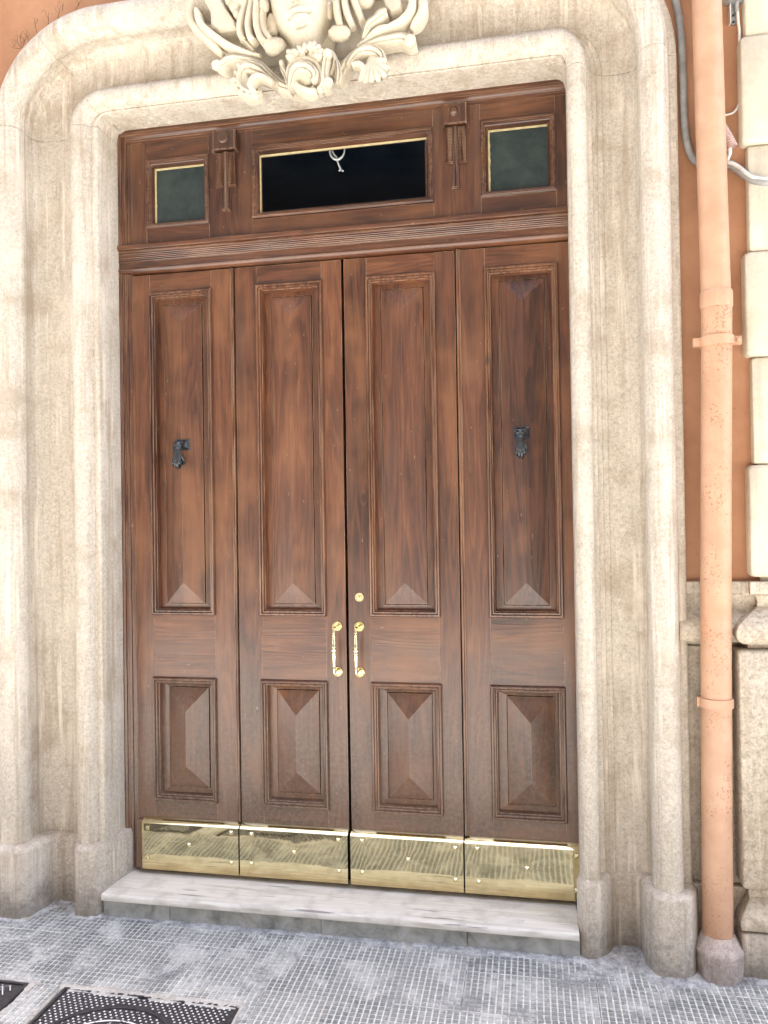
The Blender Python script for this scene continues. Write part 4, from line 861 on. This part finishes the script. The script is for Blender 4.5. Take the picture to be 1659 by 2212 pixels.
# ------------------------------------------------------------------ covers in the pavement
mh = thing('manhole_cover', 'large square dark iron cover with rows of pale worn studs', 'manhole cover', ((MHX0+MHX1)/2, MHY-.365, GZ))
ZC = GZ+.0005
def cover(par, x0, x1, y1, y0):
    fr = MB(); f = .012
    fr.box(x0, x1, y1-f, y1, GZ-.03, ZC+.003).box(x0, x1, y0, y0+f, GZ-.03, ZC+.003).box(x0, x0+f, y0+f, y1-f, GZ-.03, ZC+.003).box(x1-f, x1, y0+f, y1-f, GZ-.03, ZC+.003)
    fr.build('frame', 'manhole', par)
    MB().box(x0+f+.003, x1-f-.003, y0+f+.003, y1-f-.003, GZ-.03, ZC-.001).build('plate', 'manhole', par)
cover(mh, MHX0, MHX1, MHY, MHY-.74)
cxm, cym, rm = -.655, -1.135, .285
sm_ = MB(); p_ = .0232
for j in range(60):
    for i in range(60):
        x = MHX0+.03+i*p_+(p_/2 if j % 2 else 0); y = MHY-.028-j*p_*.62
        if x > MHX1-.025 or y < MHY-.715: continue
        d = math.hypot(x-cxm, y-cym)
        if abs(d-rm) < .014 or d < .215: continue
        a = .0036; zt_ = ZC+.0032
        sm_.rings([[(x+s*e, y+q*e, z) for s, q in ((-1, -.8), (1, -.8), (1, .8), (-1, .8))] for e, z in ((a*1.15, ZC-.002), (a, zt_))], cap0=False)
o = sm_.build('stud', 'stud_iron', mh, recalc=False); o['kind'] = 'stuff'
def ringband(r0, r1, nm, mat, zt_):
    rg = []
    for k in range(97):
        a = 2*math.pi*k/96; c_, s_ = math.cos(a), math.sin(a)
        rg.append([(cxm+r0*c_, cym+r0*s_, ZC-.002), (cxm+r0*c_, cym+r0*s_, zt_), (cxm+r1*c_, cym+r1*s_, zt_), (cxm+r1*c_, cym+r1*s_, ZC-.002)])
    MB().rings(rg, close=True, cap0=False, cap1=False).build(nm, mat, mh)
ringband(rm-.006, rm+.006, 'ring', 'manhole', ZC+.003); ringband(.205, .212, 'ring', 'stud_iron', ZC+.003)
bd = MB()
for k in range(9):                                  # worn bright zigzag strokes of the badge inside the ring
    x = -.70+k*.021; y = -.955
    t_ = .006; dx = .012 if k % 2 else -.012
    bd.rings([[(x-t_/2-dx, y+.014, z), (x+t_/2-dx, y+.014, z), (x+t_/2+dx, y-.05, z), (x-t_/2+dx, y-.05, z)] for z in (ZC-.002, ZC+.0035)])
bd.build('badge', 'stud_iron', mh)
def bedding(x0, y0, x1, y1, w0, seed, lift=.004):
    n_ = 60; d = Vector((x1-x0, y1-y0, 0)); nn = Vector((-d.y, d.x, 0)).normalized(); rg = []
    for k in range(n_+1):
        p = Vector((x0, y0, 0))+d*k/n_; row = []
        wl = w0*(1+1.1*mnoise.noise(Vector((k*.16, seed, 1)))+.5*mnoise.noise(Vector((k*.6, seed, 5))))
        for j in range(7):
            f = -1+2*j/6; q = p+nn*(wl*f); nz = mnoise.noise(Vector((q.x*60, q.y*60, seed)))
            row.append((q.x, q.y, (GZ-.012 if j in (0, 6) else GZ+lift+nz*.0025-.003*f*f)))
        rg.append(row)
    o = MB().rings(rg, close=False).build('mortar_bedding', 'mortar_pale', g, True); o['kind'] = 'stuff'
bedding(MHX0-.02, MHY+.004, MHX1+.02, MHY+.002, .026, 3.1)
bedding(MHX1+.008, MHY+.02, MHX1+.008, MHY-.74, .007, 7.7)
bedding(MHX0-.014, MHY+.01, MHX0-.012, MHY-.74, .007, 9.4)
bedding(-1.96, MHY+.012, -1.12, MHY+.010, .008, 5.2)
bedding(-1.128, MHY+.02, -1.128, MHY-.70, .020, 2.6)
m2 = thing('drain_cover', 'dark iron cover with raised pale bars at the lower left corner', 'drain cover', (-1.5, MHY-.34, GZ))
cover(m2, -1.96, -1.143, MHY, MHY-.68)
def bar(x, y, L_, dx, dy, wd):
    n_ = Vector((-dy, dx)).normalized()*wd; d_ = Vector((dx, dy)).normalized()*L_/2; c_ = Vector((x, y))
    q = [c_-d_-n_, c_+d_-n_, c_+d_+n_, c_-d_+n_]
    return MB().rings([[(v.x, v.y, z) for v in q] for z in (ZC-.002, ZC+.0042)])
for x, y, L_ in ((-1.196, -.816, .035), (-1.219, -.83, .072), (-1.243, -.85, .11), (-1.267, -.87, .15), (-1.291, -.89, .19), (-1.315, -.91, .22)):
    bar(x, y, L_, .60, -.80, .0022).build('raised_bar', 'stud_iron', m2)
for k in range(6):
    bar(-1.236-k*.018, -.812-k*.026, .07+.01*k, .92, .38, .0012).build('thin_bar', 'galv', m2)

# ------------------------------------------------------------------ house across the street (unseen, put in and toned to shape light on the facade)
hs = thing('unseen_street_house', 'unseen grey brown house with rows of shuttered windows across the street', 'house', (-8, -9, GZ))
hm = MB(); X0_, X1_ = -30.0, 13.0
for fl in range(5):
    z0 = 0.9+fl*3.3; z1 = z0+1.9
    hm.box(X0_, X1_, -16, -9, (GZ-.2 if fl == 0 else z0-1.4), z0)
    x = X0_
    while x < X1_-.1:
        hm.box(x, min(X1_, x+1.7), -16, -9, z0, z1); x += 2.9
hm.box(X0_, X1_, -16, -9, 16.0, 17.2); hm.build('wall', 'house', hs)
for fl in range(5):
    x = X0_+1.7
    while x < X1_-1.2:
        MB().box(x, x+1.2, -9.6, -9.25, .9+fl*3.3, 2.8+fl*3.3).build('shutter', 'iron', hs); x += 2.9
